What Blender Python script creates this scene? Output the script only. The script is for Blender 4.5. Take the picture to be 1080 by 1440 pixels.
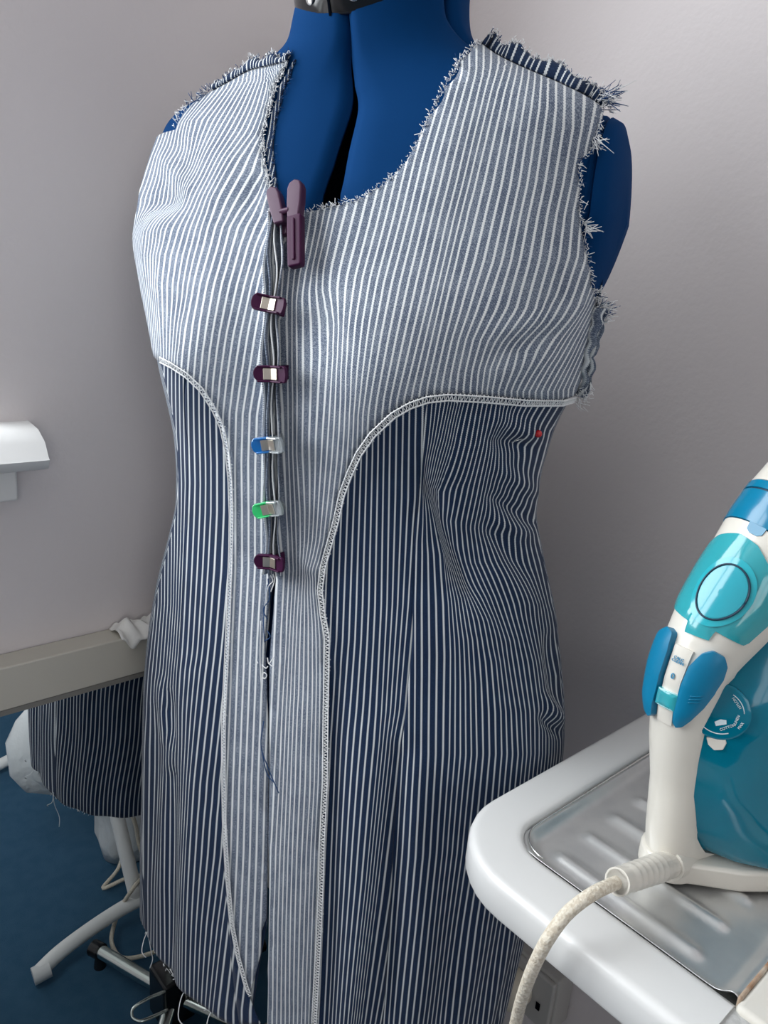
import bpy, math, random
import numpy as np
from mathutils import Vector, Matrix
from mathutils.geometry import delaunay_2d_cdt
random.seed(4); rng = np.random.default_rng(4)
for o in list(bpy.data.objects): bpy.data.objects.remove(o, do_unlink=True)
SC = bpy.context.scene; COL = SC.collection

# ------------------------------------------------------------------ camera
# World axes follow the room: X runs along the window wall towards the corner, Y towards the window wall.
H = 1.22; FPX = 1081.0; ROLL = math.radians(4.5); PIT = math.atan(320/1081)
HX, HY = .6731, .7396                                   # camera heading
cr, sr, cp, sp = math.cos(ROLL), math.sin(ROLL), math.cos(PIT), math.sin(PIT)
R0 = np.array([HY, -HX, 0.]); FW = np.array([HX*cp, HY*cp, -sp]); D0 = np.array([-HX*sp, -HY*sp, -cp])
CR = cr*R0 - sr*D0; CD = sr*R0 + cr*D0; CAM = np.array([0, 0, H])
cam = bpy.data.cameras.new('camera'); cam.sensor_fit = 'HORIZONTAL'; cam.sensor_width = 36; cam.lens = 36*FPX/1080
cam.clip_start = .02
camo = bpy.data.objects.new('camera', cam); COL.objects.link(camo)
camo.matrix_world = Matrix(((CR[0], -CD[0], -FW[0], 0), (CR[1], -CD[1], -FW[1], 0), (CR[2], -CD[2], -FW[2], H), (0, 0, 0, 1)))
SC.camera = camo
# ------------------------------------------------------------------ world, light, exposure
w = bpy.data.worlds.new('sky'); SC.world = w; w.use_nodes = True
w.node_tree.nodes['Background'].inputs[0].default_value = (.86, .93, 1, 1)
w.node_tree.nodes['Background'].inputs[1].default_value = 1.0
def area(name, loc, direction, sx, sy, power, col):
    l = bpy.data.lights.new(name, 'AREA'); l.shape = 'RECTANGLE'; l.size = sx; l.size_y = sy; l.energy = power; l.color = col
    o = bpy.data.objects.new(name, l); COL.objects.link(o); o.location = loc
    o.rotation_euler = Vector(direction).to_track_quat('-Z', 'Y').to_euler(); return o
area('window_daylight', (-.56, .96, 1.66), (0.12, -1, -.12), 1.5, 1.15, 47, (.93, .97, 1.0))
area('back_fill_light', (-1.0, -2.72, 1.6), (.15, 1, -.1), 1.3, 1.2, 14, (1.0, .98, .96))  # fill lamp added at an invented, unseen window to brighten the front wall
SC.view_settings.view_transform = 'Standard'; SC.view_settings.look = 'None'
SC.view_settings.exposure = 0.0; SC.view_settings.gamma = 1.0; SC.view_settings.use_curve_mapping = False

# ------------------------------------------------------------------ helpers
def ray(x, y):
    d = FW*FPX + CR*(x-540) + CD*(y-720); return d/np.linalg.norm(d)
def on_z(x, y, z):
    r = ray(x, y); return CAM + r*((z-H)/r[2])
def on_x(x, y, X):
    r = ray(x, y); return CAM + r*(X/r[0])
def on_y(x, y, Y):
    r = ray(x, y); return CAM + r*(Y/r[1])
MIRY = .770
def in_mirror(x, y, z):                                 # real point whose mirror image is seen at a pixel
    p = on_z(x, y, z); return np.array([p[0], 2*MIRY-p[1], p[2]])
def project(P):
    P = np.asarray(P, float) - CAM; z = P@FW
    return 540+FPX*(P@CR)/z, 720+FPX*(P@CD)/z
MATS = {}
def mat(name, col, rough=.6, metal=0., spec=.5, trans=0., alpha=1., coat=0., noise=None, bump=None, ior=1.45, sheen=0):
    if name in MATS: return MATS[name]
    m = bpy.data.materials.new(name); m.use_nodes = True; nt = m.node_tree; b = nt.nodes['Principled BSDF']
    I = b.inputs; I['Base Color'].default_value = (*col, 1); I['Roughness'].default_value = rough
    I['Metallic'].default_value = metal; I['Specular IOR Level'].default_value = spec
    I['Transmission Weight'].default_value = trans; I['Alpha'].default_value = alpha; I['Coat Weight'].default_value = coat
    I['IOR'].default_value = ior
    if sheen: I['Sheen Weight'].default_value = sheen
    if noise:                                           # (scale, amount, second colour)
        t = nt.nodes.new('ShaderNodeTexNoise'); t.inputs['Scale'].default_value = noise[0]; t.inputs['Detail'].default_value = 4
        g = nt.nodes.new('ShaderNodeTexCoord'); nt.links.new(g.outputs['Object'], t.inputs['Vector'])
        r = nt.nodes.new('ShaderNodeMapRange'); r.inputs[1].default_value = .38; r.inputs[2].default_value = .62; r.inputs[4].default_value = noise[1]
        x = nt.nodes.new('ShaderNodeMix'); x.data_type = 'RGBA'
        x.inputs[6].default_value = (*col, 1); x.inputs[7].default_value = (*noise[2], 1)
        nt.links.new(t.outputs[0], r.inputs[0]); nt.links.new(r.outputs[0], x.inputs[0]); nt.links.new(x.outputs[2], I['Base Color'])
    if bump:                                            # (scale, strength, distance)
        t = nt.nodes.new('ShaderNodeTexNoise'); t.inputs['Scale'].default_value = bump[0]; t.inputs['Detail'].default_value = 3
        g = nt.nodes.new('ShaderNodeTexCoord'); nt.links.new(g.outputs['Object'], t.inputs['Vector'])
        k = nt.nodes.new('ShaderNodeBump'); k.inputs['Strength'].default_value = bump[1]; k.inputs['Distance'].default_value = bump[2]
        nt.links.new(t.outputs[0], k.inputs['Height']); nt.links.new(k.outputs[0], I['Normal'])
    MATS[name] = m; return m
def striped(name, base, fleck, white, frac, flecks, rough=.9):
    """woven stripe: UV.x counts stripes, UV.y runs in metres along the stripe"""
    m = bpy.data.materials.new(name); m.use_nodes = True; nt = m.node_tree; L = nt.links; b = nt.nodes['Principled BSDF']
    b.inputs['Roughness'].default_value = rough; b.inputs['Specular IOR Level'].default_value = .15
    b.inputs['Sheen Weight'].default_value = .08
    uv = nt.nodes.new('ShaderNodeUVMap'); uv.uv_map = 'weave'
    se = nt.nodes.new('ShaderNodeSeparateXYZ'); L.new(uv.outputs[0], se.inputs[0])
    def mth(op, a, bb=None, c=None):
        n = nt.nodes.new('ShaderNodeMath'); n.operation = op
        for i, v in enumerate((a, bb, c)):
            if v is None: continue
            if isinstance(v, (int, float)): n.inputs[i].default_value = v
            else: L.new(v, n.inputs[i])
        return n.outputs[0]
    cmb = nt.nodes.new('ShaderNodeCombineXYZ'); L.new(mth('MULTIPLY', se.outputs[0], .0057), cmb.inputs[0]); L.new(se.outputs[1], cmb.inputs[1])
    ns = nt.nodes.new('ShaderNodeTexNoise'); ns.inputs['Scale'].default_value = 900; ns.inputs['Detail'].default_value = 2
    L.new(cmb.outputs[0], ns.inputs['Vector'])
    n2 = nt.nodes.new('ShaderNodeTexNoise'); n2.inputs['Scale'].default_value = 60; L.new(cmb.outputs[0], n2.inputs['Vector'])
    # twill: fine diagonal rib
    tw = mth('SINE', mth('ADD', mth('MULTIPLY', se.outputs[1], 4200.), mth('MULTIPLY', se.outputs[0], 20.)))
    u = mth('ADD', se.outputs[0], mth('MULTIPLY', tw, .035))
    tri = mth('ABSOLUTE', mth('SUBTRACT', mth('FRACT', u), .5))
    r = nt.nodes.new('ShaderNodeMapRange'); r.interpolation_type = 'SMOOTHSTEP'
    r.inputs[1].default_value = frac/2+.035; r.inputs[2].default_value = frac/2-.035; L.new(tri, r.inputs[0])
    fl = nt.nodes.new('ShaderNodeMapRange'); fl.inputs[1].default_value = .42; fl.inputs[2].default_value = .62; fl.inputs[4].default_value = flecks
    L.new(mth('ADD', mth('MULTIPLY', ns.outputs[0], .75), mth('ADD', mth('MULTIPLY', n2.outputs[0], .25), mth('MULTIPLY', tw, .05))), fl.inputs[0])
    m1 = nt.nodes.new('ShaderNodeMix'); m1.data_type = 'RGBA'; m1.inputs[6].default_value = (*base, 1); m1.inputs[7].default_value = (*fleck, 1); L.new(fl.outputs[0], m1.inputs[0])
    m2 = nt.nodes.new('ShaderNodeMix'); m2.data_type = 'RGBA'; m2.inputs[7].default_value = (*white, 1)
    L.new(m1.outputs[2], m2.inputs[6]); L.new(r.outputs[0], m2.inputs[0]); L.new(m2.outputs[2], b.inputs['Base Color'])
    bp = nt.nodes.new('ShaderNodeBump'); bp.inputs['Strength'].default_value = .25; bp.inputs['Distance'].default_value = .0006
    L.new(mth('ADD', ns.outputs[0], r.outputs[0]), bp.inputs['Height']); L.new(bp.outputs[0], b.inputs['Normal'])
    MATS[name] = m; return m

def mk(name, V, Fc, m, parent=None, uv=None, smooth=True, sharp=None):
    V = np.asarray(V, float)
    off = np.array(parent_loc(parent)) if parent else np.zeros(3)
    me = bpy.data.meshes.new(name); me.from_pydata((V-off).tolist(), [], [list(map(int, f)) for f in Fc]); me.update()
    if uv is not None:
        l = me.uv_layers.new(name='weave'); vi = np.empty(len(me.loops), int); me.loops.foreach_get('vertex_index', vi)
        l.data.foreach_set('uv', np.asarray(uv, np.float32)[vi].ravel())
    if smooth:
        me.polygons.foreach_set('use_smooth', [True]*len(me.polygons))
        if sharp: me.set_sharp_from_angle(angle=math.radians(sharp))
    me.materials.append(m if not isinstance(m, str) else MATS[m])
    o = bpy.data.objects.new(name, me); COL.objects.link(o)
    if parent: o.parent = parent
    return o
def parent_loc(p):
    l = np.array(p.location)
    return l + parent_loc(p.parent) if p.parent else l
def tag(o, label=None, cat=None, group=None, kind=None):
    for k, v in (('label', label), ('category', cat), ('group', group), ('kind', kind)):
        if v: o[k] = v
    return o
def thing(name, loc, label, cat, group=None):
    o = bpy.data.objects.new(name, None); o.empty_display_size = .05; COL.objects.link(o); o.location = [float(c) for c in loc]
    return tag(o, label, cat, group)
class MB:
    def __init__(s): s.V = []; s.F = []
    def add(s, V, Fc):
        n = len(s.V); s.V += [tuple(map(float, v)) for v in V]; s.F += [[i+n for i in f] for f in Fc]; return s
    def box(s, c, hx, hy, hz, ax=None):
        A = np.eye(3) if ax is None else np.array(ax, float)
        V = [np.array(c)+A[0]*hx*i+A[1]*hy*j+A[2]*hz*k for i in (-1, 1) for j in (-1, 1) for k in (-1, 1)]
        return s.add(V, [(0, 1, 3, 2), (4, 6, 7, 5), (0, 4, 5, 1), (2, 3, 7, 6), (0, 2, 6, 4), (1, 5, 7, 3)])
    def tube(s, P, r, n=8, cap=True):
        P = [np.array(p, float) for p in P]; N = len(P); rr = r if hasattr(r, '__len__') else [r]*N
        V = []; up = None
        for i in range(N):
            t = P[min(i+1, N-1)]-P[max(i-1, 0)]; t /= np.linalg.norm(t)+1e-12
            if up is None: up = np.array([0, 0, 1.]) if abs(t[2]) < .9 else np.array([1., 0, 0])
            a = np.cross(t, up); a /= np.linalg.norm(a)+1e-12; b = np.cross(a, t); up = b
            V += [P[i]+rr[i]*(a*math.cos(2*math.pi*k/n)+b*math.sin(2*math.pi*k/n)) for k in range(n)]
        Fc = [(i*n+k, i*n+(k+1) % n, (i+1)*n+(k+1) % n, (i+1)*n+k) for i in range(N-1) for k in range(n)]
        if cap: Fc += [tuple(range(n))[::-1], tuple((N-1)*n+k for k in range(n))]
        return s.add(V, Fc)
    def prism(s, poly, O, A, B, C, t0, t1):             # 2-D outline in the plane O,A,B, thick along C
        O, A, B, C = map(np.array, (O, A, B, C)); n = len(poly)
        V = [O+A*p[0]+B*p[1]+C*t for t in (t0, t1) for p in poly]
        return s.add(V, [tuple(range(n))[::-1], tuple(range(n, 2*n))]+[(i, (i+1) % n, n+(i+1) % n, n+i) for i in range(n)])
    def loft(s, rings, closed=True, cap=True):
        n = len(rings[0]); V = [p for r in rings for p in r]; m = n if closed else n-1
        Fc = [(i*n+k, i*n+(k+1) % n, (i+1)*n+(k+1) % n, (i+1)*n+k) for i in range(len(rings)-1) for k in range(m)]
        if cap and closed: Fc += [tuple(range(n))[::-1], tuple((len(rings)-1)*n+k for k in range(n))]
        return s.add(V, Fc)
    def build(s, name, m, parent=None, smooth=False, bevel=0, seg=2, sharp=None):
        o = mk(name, s.V, s.F, m, parent, smooth=smooth, sharp=sharp)
        if bevel:
            b = o.modifiers.new('bevel', 'BEVEL'); b.width = bevel; b.segments = seg; b.limit_method = 'ANGLE'; b.angle_limit = math.radians(40)
            o.data.polygons.foreach_set('use_smooth', [True]*len(o.data.polygons))
            o.modifiers.new('normals', 'WEIGHTED_NORMAL')
        return o
def spline(P, n):
    P = np.array(P, float); t = np.r_[0, np.cumsum(np.linalg.norm(np.diff(P, axis=0), axis=1)**.6)]
    out = []
    Pe = np.vstack([2*P[0]-P[1], P, 2*P[-1]-P[-2]]); te = np.r_[2*t[0]-t[1], t, 2*t[-1]-t[-2]]
    for x in np.linspace(0, t[-1], n):
        i = int(np.clip(np.searchsorted(t, x)-1, 0, len(P)-2)); t0, t1, t2, t3 = te[i:i+4]; p0, p1, p2, p3 = Pe[i:i+4]
        A1 = (t1-x)/(t1-t0)*p0+(x-t0)/(t1-t0)*p1; A2 = (t2-x)/(t2-t1)*p1+(x-t1)/(t2-t1)*p2; A3 = (t3-x)/(t3-t2)*p2+(x-t2)/(t3-t2)*p3
        B1 = (t2-x)/(t2-t0)*A1+(x-t0)/(t2-t0)*A2; B2 = (t3-x)/(t3-t1)*A2+(x-t1)/(t3-t1)*A3
        out.append((t2-x)/(t2-t1)*B1+(x-t1)/(t2-t1)*B2)
    return np.array(out)
def text(name, body, size, O, A, B, m, parent, thick=.0002):
    c = bpy.data.curves.new(name, 'FONT'); c.body = body; c.size = size; c.align_x = 'CENTER'; c.align_y = 'CENTER'; c.extrude = thick; c.space_line = .8
    o = bpy.data.objects.new(name+'_tmp', c); COL.objects.link(o)
    me = bpy.data.meshes.new_from_object(o.evaluated_get(bpy.context.evaluated_depsgraph_get()))
    V = np.array([v.co for v in me.vertices]) if len(me.vertices) else np.zeros((1, 3)); Fc = [list(p.vertices) for p in me.polygons]
    bpy.data.objects.remove(o, do_unlink=True)
    A = np.array(A)/np.linalg.norm(A); B = np.array(B)/np.linalg.norm(B); C = np.cross(A, B)
    return mk(name, np.array(O)+V[:, :1]*A+V[:, 1:2]*B+V[:, 2:]*C, Fc, m, parent, smooth=False)

# ------------------------------------------------------------------ materials
mat('wall_paint', (.70, .655, .655), .85, spec=.2, bump=(150, .22, .002))
mat('white_paint', (.78, .78, .77), .4, bump=(40, .05, .001))
mat('ceiling_paint', (.8, .79, .77), .9)
mat('carpet', (.042, .105, .175), 1, spec=.05, noise=(35, .6, (.055, .125, .20)), bump=(900, .8, .003))
mat('form_blue', (.0, .030, .112), .9, spec=.1, bump=(500, .12, .0006))
mat('form_core', (.002, .003, .006), 1, spec=0)
mat('black_plastic', (.012, .012, .013), .16, spec=.6)
mat('chrome', (.62, .66, .62), .18, 1.0)
mat('screw_metal', (.75, .75, .73), .25, 1.0)
mat('thread_white', (.78, .79, .8), .9, spec=.1)
mat('thread_blue', (.03, .07, .17), .9, spec=.1)
mat('purple_plastic', (.045, .007, .036), .42, spec=.2)
mat('purple_clear', (.07, .028, .060), .3, spec=.3)
mat('spring_steel', (.78, .72, .62), .28, 1.0)
mat('blue_clip', (.02, .22, .62), .15, trans=.35, coat=.3)
mat('green_clip', (.05, .75, .25), .15, trans=.35, coat=.3)
mat('clear_plastic', (.75, .8, .82), .12, trans=.75)
mat('red_glass', (.5, .008, .012), .12, coat=.5)
mat('iron_white', (.66, .63, .565), .28, coat=.25)
mat('iron_blue', (.0, .165, .31), .38)
mat('iron_nose_blue', (.0, .17, .31), .22, coat=.3)
mat('iron_tank', (.0, .15, .235), .1, spec=.35, coat=.15, noise=(22, .35, (.0, .19, .27)))
mat('iron_teal', (.05, .50, .58), .10, trans=.45, coat=.4)
mat('iron_cap', (.025, .36, .43), .15, coat=.3)
mat('iron_cap2', (.03, .33, .41), .15, coat=.3)
mat('dark_seam', (.005, .03, .06), .5)
mat('print_white', (.65, .75, .78), .5)
mat('print_blue', (.02, .25, .45), .5)
mat('board_white', (.64, .64, .63), .32, coat=.15)
mat('tray_steel', (.62, .62, .61), .36, .7, noise=(38, .5, (.48, .49, .50)), bump=(120, .08, .001))
mat('board_cloth', (.42, .42, .41), .95, bump=(700, .6, .001), noise=(300, .6, (.55, .55, .54)))
mat('worn_plastic', (.62, .60, .55), .5, noise=(60, .5, (.62, .58, .5)), bump=(90, .3, .001))
mat('rust', (.50, .44, .36), .9, noise=(70, .9, (.26, .12, .05)))
mat('tube_white', (.74, .74, .72), .4)
mat('cord_fabric', (.70, .65, .55), .85, noise=(520, .8, (.5, .43, .33)), bump=(420, .9, .0012))
mat('cord_plain', (.62, .57, .47), .7)
mat('mirror_frame', (.56, .53, .46), .45)
mat('mirror_side', (.22, .21, .19), .5)
mat('mirror_glass', (.80, .83, .84), .0, 1.0)
mat('white_cloth', (.80, .79, .76), .9, bump=(60, .5, .004))
mat('bag_film', (.78, .80, .80), .35, trans=.15, bump=(35, .7, .006))
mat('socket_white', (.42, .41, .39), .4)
navy = striped('denim_right_side', (.007, .018, .050), (.015, .033, .080), (.58, .61, .62), .25, .8)
pale = striped('denim_wrong_side', (.080, .103, .155), (.26, .295, .35), (.69, .71, .715), .285, .95)

# ------------------------------------------------------------------ the room
def struct(o): o['kind'] = 'structure'; return o
WX, WY = .764, .79; X0, Y0, CE = -2.6, -2.6, 2.4
m = MB().box(((X0+WX)/2, (Y0+WY)/2, -.03), (WX-X0)/2+.1, (WY-Y0)/2+.1, .03); struct(m.build('floor', 'carpet'))
m = MB().box(((X0+WX)/2, (Y0+WY)/2, CE+.03), (WX-X0)/2+.1, (WY-Y0)/2+.1, .03); struct(m.build('ceiling', 'ceiling_paint'))
m = MB().box((WX+.05, (Y0+WY)/2, CE/2), .05, (WY-Y0)/2+.1, CE/2); struct(m.build('wall_right', 'wall_paint'))
m = MB().box((X0-.05, (Y0+WY)/2, CE/2), .05, (WY-Y0)/2, CE/2); struct(m.build('wall_left', 'wall_paint'))
wx0, wx1, wz0, wz1 = -1.3, .19, 1.07, 2.22                # window opening in the wall behind the form
m = MB()
for a, b, c, d in ((X0, wx0, 0, CE), (wx1, WX, 0, CE), (wx0, wx1, 0, wz0), (wx0, wx1, wz1, CE)):
    m.box(((a+b)/2, WY+.07, (c+d)/2), (b-a)/2, .07, (d-c)/2)
struct(m.build('wall_front', 'wall_paint'))
bx_0, bx_1, bz0, bz1 = -1.65, -.35, .95, 2.2  # unseen window opening, added only for the fill lamp behind the camera
m = MB()
for a, b, c, d in ((X0, bx_0, 0, CE), (bx_1, WX, 0, CE), (bx_0, bx_1, 0, bz0), (bx_0, bx_1, bz1, CE)):
    m.box(((a+b)/2, Y0-.05, (c+d)/2), (b-a)/2, .05, (d-c)/2)
struct(m.build('wall_back', 'wall_paint'))
def window(name, horizontal, a0, a1, z0, z1, pos):
    m = MB(); t = .025
    def bar(u0, u1, v0, v1):
        if horizontal: m.box(((u0+u1)/2, pos, (v0+v1)/2), (u1-u0)/2, t, (v1-v0)/2)
        else: m.box((pos, (u0+u1)/2, (v0+v1)/2), t, (u1-u0)/2, (v1-v0)/2)
    bar(a0, a0+.05, z0, z1); bar(a1-.05, a1, z0, z1); bar(a0+.05, a1-.05, z0, z0+.05); bar(a0+.05, a1-.05, z1-.05, z1)
    bar((a0+a1)/2-.025, (a0+a1)/2+.025, z0+.05, z1-.05)
    return struct(m.build(name, 'white_paint'))
window('window_1', True, wx0, wx1, wz0, wz1, WY+.10); window('window_added', True, bx_0, bx_1, bz0, bz1, Y0-.07)  # the second one is invented, a frame for the back fill lamp
# sill with bull-nose and apron, its end in view at the left edge
pe = on_y(66, 655, WY-.05); xe = pe[0]
zt = on_y(40, 597, WY-.02)[2]; zb = on_y(60, 664, WY-.055)[2]; za = on_y(46, 699, WY-.012)[2]
prof = [(WY+.04, zt), (WY-.005, zt), (WY-.030, zt-.003), (WY-.048, zt-.012), (WY-.057, zt-.026), (WY-.059, zb+.012), (WY-.054, zb+.003), (WY-.045, zb), (WY+.04, zb)]
m = MB().prism(prof, (0, 0, 0), (0, 1, 0), (0, 0, 1), (1, 0, 0), -1.42, xe); struct(m.build('trim_1', 'white_paint', smooth=True, sharp=50))
m = MB().box(((-1.36+xe-.018)/2, WY-.008, (zb+za)/2), (xe-.018+1.36)/2, .012, (zb-za)/2); struct(m.build('trim_2', 'white_paint', bevel=.003))
m = MB().box((WX-.009, (Y0+WY)/2, .06), .009, (WY-Y0)/2, .06); struct(m.build('baseboard_right', 'white_paint', bevel=.004))
m = MB().box(((X0-.225)/2, WY-.009, .06), (-.225-X0)/2, .009, .06).box(((.605+WX-.02)/2, WY-.009, .06), (WX-.02-.605)/2, .009, .06); struct(m.build('baseboard_front', 'white_paint', bevel=.004))
m = MB().box((X0+.009, (Y0+WY)/2, .06), .009, (WY-Y0)/2-.02, .06); struct(m.build('baseboard_left', 'white_paint', bevel=.004))
m = MB().box(((X0+WX)/2, Y0+.009, .06), (WX-X0)/2-.02, .009, .06); struct(m.build('baseboard_back', 'white_paint', bevel=.004))

# ------------------------------------------------------------------ body surface of the form (z measured from eye height)
YAW = math.radians(26)
def o2n(x, y): return np.array([HY*x+HX*y, -HX*x+HY*y])
FD = o2n(-math.sin(YAW), -math.cos(YAW)); UD = o2n(math.cos(YAW), -math.sin(YAW)); AX = o2n(-.025, .68)
TAB = np.array([  # z, side shift, forward shift, half width, front depth, back depth, exponent
 (.26, .002, .016, .060, .055, .060, 2.0), (.20, .002, .018, .061, .056, .062, 2.0), (.18, .000, .016, .066, .058, .063, 2.0), (.168, .002, .012, .072, .060, .064, 2.0), (.158, -.001, .008, .090, .061, .065, 2.1),
 (.148, -.005, .004, .117, .063, .066, 2.3), (.138, -.008, .002, .148, .065, .068, 2.5), (.128, -.010, 0, .176, .068, .069, 2.6), (.12, -.0118, 0, .1905, .070, .070, 2.6),
 (.09, -.0186, 0, .1934, .081, .080, 2.58), (.06, -.0225, 0, .1986, .092, .090, 2.55), (.02, -.0200, 0, .2045, .105, .092, 2.52), (-.02, -.0115, 0, .1957, .118, .095, 2.48),
 (-.06, -.0070, 0, .1847, .121, .095, 2.44), (-.10, -.0078, 0, .1713, .120, .094, 2.40), (-.14, -.0080, 0, .1655, .116, .091, 2.32), (-.18, -.0081, 0, .1667, .112, .091, 2.24),
 (-.22, -.0039, 0, .1763, .108, .092, 2.20), (-.26, -.0022, 0, .1893, .112, .101, 2.19), (-.30, -.0038, 0, .2006, .115, .110, 2.18), (-.34, -.0032, 0, .2092, .120, .120, 2.17),
 (-.38, -.0031, 0, .2145, .124, .130, 2.16), (-.42, -.0036, 0, .2163, .128, .138, 2.16), (-.48, -.0046, 0, .2167, .132, .145, 2.14), (-.54, -.0068, 0, .2152, .135, .150, 2.13),
 (-.60, -.0100, 0, .2136, .138, .154, 2.12), (-.66, -.0120, 0, .2112, .140, .159, 2.11), (-.74, -.0150, 0, .2085, .141, .160, 2.10)])
zg = np.linspace(-.74, .26, 501); _t = TAB[::-1]
DENSE = np.stack([np.interp(zg, _t[:, 0], _t[:, i]) for i in range(1, 7)], 1)
_k = np.exp(-.5*(np.arange(-9, 10)/3.2)**2); _k /= _k.sum()
DENSE = np.stack([np.convolve(np.pad(DENSE[:, i], 9, 'edge'), _k, 'valid') for i in range(6)], 1)
def prm(Z): return [np.interp(Z, zg, DENSE[:, i]) for i in range(6)]
def bust(u, Z): return .020*np.exp(-((Z+.065)/.055)**2)*(np.exp(-((u-.085)/.05)**2)+np.exp(-((u+.085)/.05)**2))
def body0(th, Z):
    cu, cf, a, bf, bb, n = prm(Z); c, s = np.cos(th), np.sin(th)
    u = np.sign(c)*np.abs(c)**(2/n)*a; v = np.sign(s)*np.abs(s)**(2/n)*np.where(s > 0, bf, bb)
    v = v + np.where(s > 0, bust(u, Z)*np.minimum(1, s*3), 0)
    P = AX + (cu+u)[..., None]*UD + (cf+v)[..., None]*FD
    return np.concatenate([P, (Z+H)[..., None]], -1)
def body(th, Z, off=0.):
    th = np.asarray(th, float); Z = np.asarray(Z, float); th, Z = np.broadcast_arrays(th, Z)
    P = body0(th, Z); e = .02
    a = body0(th+e, Z)-body0(th-e, Z); b = body0(th, Z+.004)-body0(th, Z-.004)
    N = np.cross(b, a); N /= np.linalg.norm(N, axis=-1, keepdims=True)+1e-12
    return P+N*np.asarray(off)[..., None] if np.ndim(off) else P+N*off, N
def hit(x, y, grow=.004):
    """surface coordinates (angle, z) of the form under a pixel"""
    r = ray(x, y); hd = math.hypot(r[0], r[1]); T = np.linspace(.36, 1.0, 1600)/hd
    P = CAM+np.outer(T, r); Z = P[:, 2]-H; cu, cf, a, bf, bb, n = prm(Z); a = a+grow; bf = bf+grow; bb = bb+grow
    q = P[:, :2]-AX; u = q@UD-cu; v = q@FD-cf
    k = np.clip(1-np.abs(u/a)**n, 0, None)**(1/n); inside = (np.abs(u) < a) & (v < bf*k+np.where(np.abs(u) < a, bust(u, Z), 0)) & (v > -bb*k)
    if inside.any(): i = int(np.argmax(inside)); ui = u[i]
    else:
        g = np.abs(u/a)**n+np.abs(v/np.where(v > 0, bf, bb))**n; i = int(np.argmin(g)); ui = u[i]/g[i]**(1/n[i])
    c = np.sign(ui)*min(1., abs(ui/a[i]))**(n[i]/2); th = math.acos(max(-1, min(1, c)))
    if v[i] < 0: th = -th if u[i] > 0 else 2*math.pi-th
    return th, Z[i]
def hits(pts, grow=.004): return np.array([hit(x, y, grow) for x, y in pts])

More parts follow.
